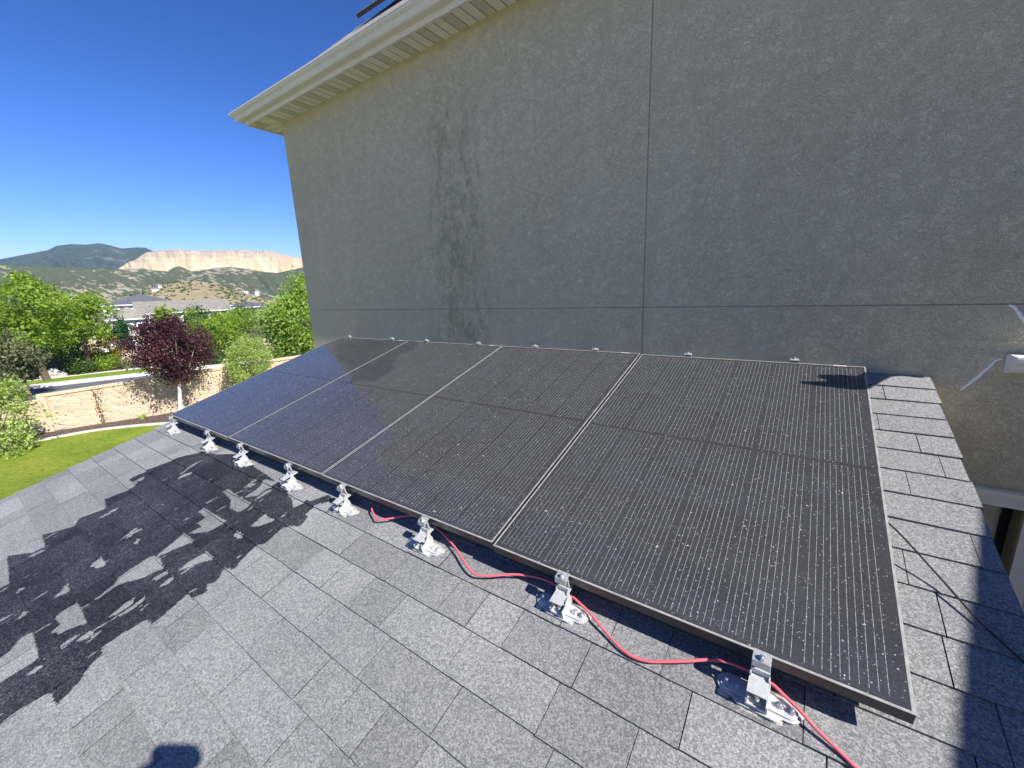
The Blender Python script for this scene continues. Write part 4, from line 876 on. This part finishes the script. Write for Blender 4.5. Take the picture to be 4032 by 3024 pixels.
def hill(name, prof, d0, d1, d2, mat, label, zb=GZ, amp=6.0, nd=46, step=0.12, pad=8.0, seed=1, expo=1.6, cell=0.05, azlim=None, rough=0):
    az = [p[0] for p in prof]; el = [p[1] for p in prof]
    a0, a1 = az[0] - pad, az[-1] + pad
    if azlim: a0, a1 = azlim
    A = np.arange(a0, a1 + 1e-6, step); E = np.interp(A, az, el)
    if azlim is None or azlim[0] < az[0]:
        E = np.where(A < az[0], el[0] * np.clip(1 - (az[0] - A) / pad * .6, 0, 1), E); E = np.where(A > az[-1], el[-1] * np.clip(1 - (A - az[-1]) / pad * .6, 0, 1), E)
    zc = d1 * np.tan(np.radians(E)); r_ = np.random.default_rng(seed)
    T = np.linspace(0, 1, nd); rows = []
    ph = r_.uniform(0, 6.28, (24, 3)); fr = r_.uniform(.4, 9, 24)
    for t in T:
        d = d0 + (d1 - d0) * t; s = t ** expo * (1 - .0 * t)
        h = zb - 3 + (zc - zb + 3) * s
        nz = sum(np.sin(A * fr[i] + ph[i, 0] + t * fr[i] * 2.2 + 1.5 * np.sin(A * .8 + ph[i, 1])) / (0.6 + fr[i]) for i in range(24))
        h = h + amp * nz * math.sin(math.pi * min(1, t)) ** 1.0
        rows.append((d, h))
    for t in (.25, .6, 1.0): rows.append((d1 + (d2 - d1) * t, zc - (zc - zb + 3) * t ** 1.2))
    V = []; n = len(A); sa, ca = np.sin(np.radians(A)), np.cos(np.radians(A))
    if rough: rows = [(d, h + rough * sum(np.sin(A * f_ + p_) / f_ ** .5 for f_, p_ in ((3.1, 1), (7.3, 2), (13.7, .4), (23., 4), (41., 1))) * min(1, max(0, (d - d0) / (d1 - d0) - .5) * 2)) for d, h in rows]
    for d, h in rows: V += list(zip((d * sa).tolist(), (d * ca).tolist(), np.asarray(h).tolist()))
    F = [(j * n + i, (j + 1) * n + i, (j + 1) * n + i + 1, j * n + i + 1) for j in range(len(rows) - 1) for i in range(n - 1)]
    me = bpy.data.meshes.new(name); me.from_pydata(V, [], F)
    bm = bmesh.new(); bm.from_mesh(me); bmesh.ops.recalc_face_normals(bm, faces=bm.faces)
    if sum(f.normal.z for f in list(bm.faces)[:200]) < 0: bmesh.ops.reverse_faces(bm, faces=bm.faces)
    bm.to_mesh(me); bm.free(); me.shade_smooth()
    return tag(link(name, me, mat), label, None, None, 'structure')
k = Mat('oak_scrub_slope', rough=.95, spec=.1); P_ = k.coord('Object')
cl_ = k.noise(k.mapping(P_, (.30, 1, 1)), .085, 5, .68, .2); big = k.noise(P_, .006, 3, .5)
f_ = k.ramp(k.math('ADD', cl_, k.math('MULTIPLY', k.math('SUBTRACT', big, .5), .45)), .555, .59)
c = k.mix(f_, k.cramp(k.noise(P_, .12, 4, .7), [(.3, (.045, .062, .03)), (.7, (.10, .115, .055))]), (.32, .275, .20)); k.color(c); k.bump(k.noise(P_, .1, 4, .7), .6, 2.0); M['scrubhill'] = k.m
k = Mat('dry_grass_knoll', rough=.95, spec=.1); P_ = k.coord('Object')
c = k.cramp(k.noise(P_, .02, 5, .6), [(.3, (.20, .18, .095)), (.6, (.33, .26, .16)), (.8, (.38, .33, .18))])
vv = k.vor(P_, .16); vc = k.vor(P_, .16, out='Color'); dens = k.noise(P_, .012, 3, .5)
dot = k.math('MULTIPLY', k.math('LESS_THAN', vv, k.math('MULTIPLY', k.xyz(vc)[1], .32)), k.math('GREATER_THAN', k.math('ADD', k.xyz(vc)[0], k.math('MULTIPLY', dens, .8)), .95))
c = k.mix(dot, c, (.045, .06, .025)); k.color(c); M['knoll'] = k.m
k = Mat('blue_forest_slope', rough=.95, spec=.1); P_ = k.coord('Object')
f_ = k.ramp(k.noise(k.mapping(P_, (1, 1, 2.5)), .0065, 6, .68, .8), .56, .66)
c = k.mix(k.math('MULTIPLY', f_, .6), k.cramp(k.noise(P_, .02, 5, .7), [(.3, (.022, .045, .03)), (.7, (.05, .085, .05))]), (.22, .22, .17)); k.color(c); k.bump(k.noise(P_, .006, 5, .7), 1.0, 90.0); M['mountain'] = k.m
k = Mat('quarry_tailings', rough=.95, spec=.1); P_ = k.coord('Object')
X_ = k.xyz(P_); ang = k.math('ARCTAN2', X_[0], X_[1])
st_ = k.noise(k.comb(k.math('MULTIPLY', ang, 75), 0, k.math('MULTIPLY', X_[2], .012)), 1.0, 6, .72, 1.1)
st2 = k.noise(k.comb(k.math('MULTIPLY', ang, 26), 0, k.math('MULTIPLY', X_[2], .01)), 1.0, 3, .6, .3)
c = k.cramp(st2, [(.3, (.47, .35, .19)), (.5, (.58, .46, .27)), (.7, (.72, .62, .39))])
c = k.mix(k.ramp(st_, .5, .68, 0, .65), c, (.78, .69, .45)); c = k.mix(k.ramp(st_, .42, .30, 0, .6), c, (.36, .29, .22))
bn = k.math('ADD', X_[2], k.math('MULTIPLY', k.noise(k.comb(k.math('MULTIPLY', ang, 30), 0, 0), 1.0, 4, .6), 46))
c = k.mix(k.math('MULTIPLY', k.ramp(bn, 186, 200), k.ramp(k.noise(k.comb(k.math('MULTIPLY', ang, 60), 0, k.math('MULTIPLY', X_[2], .05)), 1.0, 5, .7), .3, .6, .3, .85)), c, (.42, .34, .26))
c = k.mix(k.ramp(k.math('ABSOLUTE', k.math('SUBTRACT', bn, 178)), 3.2, 1.2, 0, .7), c, (.40, .32, .24)); c = k.mix(k.ramp(k.math('ABSOLUTE', k.math('SUBTRACT', bn, 222)), 2.4, 1, 0, .6), c, (.30, .25, .2))
k.color(c); k.bump(st_, .8, 25.0); M['quarry'] = k.m
hill('mountain', MTN, 2600, 3600, 4600, M['mountain'], 'blue green forested mountain on the horizon', amp=10, seed=3, expo=1.1, zb=60)
hill('quarry_terrace', DUMP, 1900, 2150, 2600, M['quarry'], 'huge cream and tan terraced quarry tailings on the skyline', amp=3, seed=5, expo=.72, pad=1.2, zb=60, rough=2.2, step=.05)
hill('cone_hill', CONE, 1600, 1700, 1780, M['scrubhill'], 'little dark hill before the tailings', amp=1, seed=8, pad=.3, zb=60, expo=1.0, step=.06)
hill('scrub_hills', HILL, 1080, 1450, 2000, M['scrubhill'], 'green and tan scrub covered hills across the view', amp=3.0, seed=11, expo=.95, zb=GZ, step=.08, nd=60)
hill('knoll', KNOLL, 400, 520, 700, M['knoll'], 'dry grassy brown knoll dotted with dark scrub', amp=.5, seed=14, expo=.9, pad=2.0, step=.1)
def azp(az, el, d, z=None): a = R_(az); return Vector((d * math.sin(a), d * math.cos(a), d * math.tan(R_(el)) if z is None else z))
# far small houses
for i, (az, el, d, w_, lb) in enumerate([(-74.75, 1.80, 505, 3.2, 'tiny white house on the left shoulder of the knoll, upper of two'), (-75.1, 1.50, 490, 4.2, 'tiny pale house on the left shoulder of the knoll, lower of two'), (-66.6, .42, 500, 5, 'tiny white house low at the right foot of the knoll, nearest the green tree'),
       (-67.3, .38, 500, 4.5, 'tiny white house low at the right foot of the knoll, left of its twin'), (-67.4, .95, 560, 9, 'long tiny white building right of the knoll, above the pair'), (-66.2, .9, 570, 5, 'tiny grey house at the far right behind the knoll'), (-71.2, .12, 380, 4, 'tiny white house peeping over the tan roof')]):
    p = azp(az, el, d)
    dwelling(p.x, p.y, w_ * .8, w_, p.z + .6, p.z + 2.0, R_(20 + 13 * i), M['slate'] if i % 2 else M['tanroof'], M['trim'], lb, wins=False, base=p.z - 5.0)['group'] = 'tiny houses around the knoll'
# scrub on the knoll and around the far houses: countless small bushes
pts = []; tn = []
dg = bpy.data.objects['knoll']
for i in range(260):
    az = random.uniform(-77.5, -65.5); t = random.random() ** .7; 
    E_ = float(np.interp(az, [p[0] for p in KNOLL], [p[1] for p in KNOLL])); d = 400 + 120 * t; z = GZ - 3 + (520 * math.tan(R_(E_)) - GZ + 3) * t ** .9
    s = random.uniform(.5, 1.3); p = azp(az, 0, d, z + s * .4)
    for j in range(16): pts.append((p.x + random.gauss(0, s * .7), p.y + random.gauss(0, s * .7), p.z + abs(random.gauss(0, s * .45)))); tn.append(random.random())
o = leaves('scrub', pts, np.array(tn), 1.5, LM_['dark']); tag(o, 'dark scrub bushes scattered over the knoll', 'scrub', None, 'stuff')

# ------------------------------------------------------------------ the photographer (only the shadow reaches the picture)
def skin(name, verts, edges, radii, mat, parent=None, sub=2, root=0):
    me = bpy.data.meshes.new(name); me.from_pydata(verts, edges, []); o = link(name, me, mat, parent)
    md = o.modifiers.new('skin', 'SKIN'); md.use_smooth_shade = True
    for i, r in enumerate(radii):
        r = (r, r) if not isinstance(r, tuple) else r
        me.skin_vertices[0].data[i].radius = r; me.skin_vertices[0].data[i].use_root = (i == root)
    sb = o.modifiers.new('sub', 'SUBSURF'); sb.levels = sub; sb.render_levels = sub; return o
def person():
    zr = lambda y: RP(0, (y - P0.y) / CS, 0).z
    f1 = Vector((0.36, -0.40, zr(-0.40) + .05)); f2 = Vector((0.52, -0.16, zr(-.16) + .05))
    pel = Vector((0.44, -0.28, -0.38)); 
    V = [pel, pel + Vector((0.01, .01, .18)), pel + Vector((.03, .05, .40)), pel + Vector((.045, .10, .52)), pel + Vector((.05, .13, .60)), Vector((.50, -.12, .32)), Vector((.50, -.11, .42)),   # 0 pelvis..6 crown
         pel + Vector((-.06, -.07, -.05)), f1 + Vector((0.02, 0, .47)), f1 + Vector((0, 0, .06)), f1 + Vector((-.13, .10, 0)),   # 7-10 leg
         pel + Vector((.06, .07, -.05)), f2 + Vector((-.02, 0, .47)), f2 + Vector((0, 0, .06)), f2 + Vector((-.13, .10, 0)),     # 11-14
         Vector((.36, -.32, .13)), Vector((.22, -.30, -.10)), Vector((.075, -.085, -.03)),     # 15-17 left arm
         Vector((.58, -.07, .13)), Vector((.42, -.02, -.12)), Vector((.125, -.02, -.04))]      # 18-20 right arm
    E = [(0, 1), (1, 2), (2, 3), (3, 4), (4, 5), (5, 6), (0, 7), (7, 8), (8, 9), (9, 10), (0, 11), (11, 12), (12, 13), (13, 14), (2, 15), (15, 16), (16, 17), (2, 18), (18, 19), (19, 20)]
    Rr = [.13, .12, .14, .07, .055, .09, .075, .085, .06, .042, .035, .085, .06, .042, .035, .05, .038, .024, .05, .038, .024]
    body = skin('person', [tuple(v) for v in V], E, Rr, M['skin'])
    tag(body, 'person in navy shirt and jeans holding up a phone, only the shadow in view', 'person')
    skin('shirt', [tuple(V[i]) for i in (0, 1, 2, 3, 15, 16, 18, 19)], [(0, 1), (1, 2), (2, 3), (2, 4), (4, 5), (2, 6), (6, 7)], [.145, .135, .152, .08, .062, .05, .062, .05], M['cloth'], body)
    skin('trousers', [tuple(V[i]) for i in (0, 7, 8, 9, 11, 12, 13)], [(0, 1), (1, 2), (2, 3), (0, 4), (4, 5), (5, 6)], [.15, .10, .075, .058, .10, .075, .058], M['denim'], body)
    hp_ = V[5] + Vector((.015, -.01, .05)); skin('hair', [tuple(hp_), tuple(hp_ + Vector((.02, -.01, .05)))], [(0, 1)], [.098, .08], M['hair'], body)
    for wr, sg in ((V[17], 1), (V[20], -1)):
        tgt = Vector((.0, .0, .0)); d = (Vector((.045, -.04, .0)) - wr).normalized(); pv = [tuple(wr), tuple(wr + d * .05)]; pe = [(0, 1)]; pr_ = [.022, .026]
        for f in range(5):
            off = Vector((0, 0, .03 - .017 * f)) if f < 4 else Vector((0, .02 * sg, .03)); L = [.022, .027, .025, .02, .022][f]; b = len(pv)
            q = wr + d * .05 + off; pv += [tuple(q), tuple(q + d * L), tuple(q + d * (L * 1.2) + Vector((0, .012 * sg, 0)))]; pe += [(1, b), (b, b + 1), (b + 1, b + 2)]; pr_ += [.009, .0085, .007]
        skin('hand', pv, pe, pr_, M['skin'], body, 1)
    ph = MB(); Mx = Matrix.Identity(4)
    for i in range(3): Mx[i][0] = RGT[i]; Mx[i][1] = UPV[i]; Mx[i][2] = FWD[i]
    rp_ = [(sx * (.040) + .032 * math.cos(a_) + .018, sy * .004 - .020 + .032 * math.sin(a_)) for sx, sy, st_ in ((1, 1, 0), (-1, 1, 90), (-1, -1, 180), (1, -1, 270)) for a_ in [R_(st_ + 15 * j_) for j_ in range(7)]]
    ph.prism(rp_, -.016, -.008); ph.v = [tuple(Mx @ Vector(v_)) for v_ in ph.v]; o = ph.build('phone', M['phone'], None, bevel=.002)
    tag(o, 'black phone held sideways in both hands', 'phone')
person()

# ------------------------------------------------------------------ air
k = bpy.data.materials.new('air'); k.use_nodes = True; nt = k.node_tree; nt.nodes.remove(nt.nodes['Principled BSDF'])
pv = nt.nodes.new('ShaderNodeVolumePrincipled'); pv.inputs['Color'].default_value = (0.62, 0.78, 1.0, 1); pv.inputs['Density'].default_value = HAZE; pv.inputs['Anisotropy'].default_value = 0.2
nt.links.new(pv.outputs[0], nt.nodes['Material Output'].inputs['Volume'])
if HAZE > 0:
    hb = MB(); hb.box(-5300, 5300, -5300, 5300, GZ - 4.5, 420); tag(hb.build('haze', k), 'thin blue air haze over the valley', 'haze', None, 'stuff')
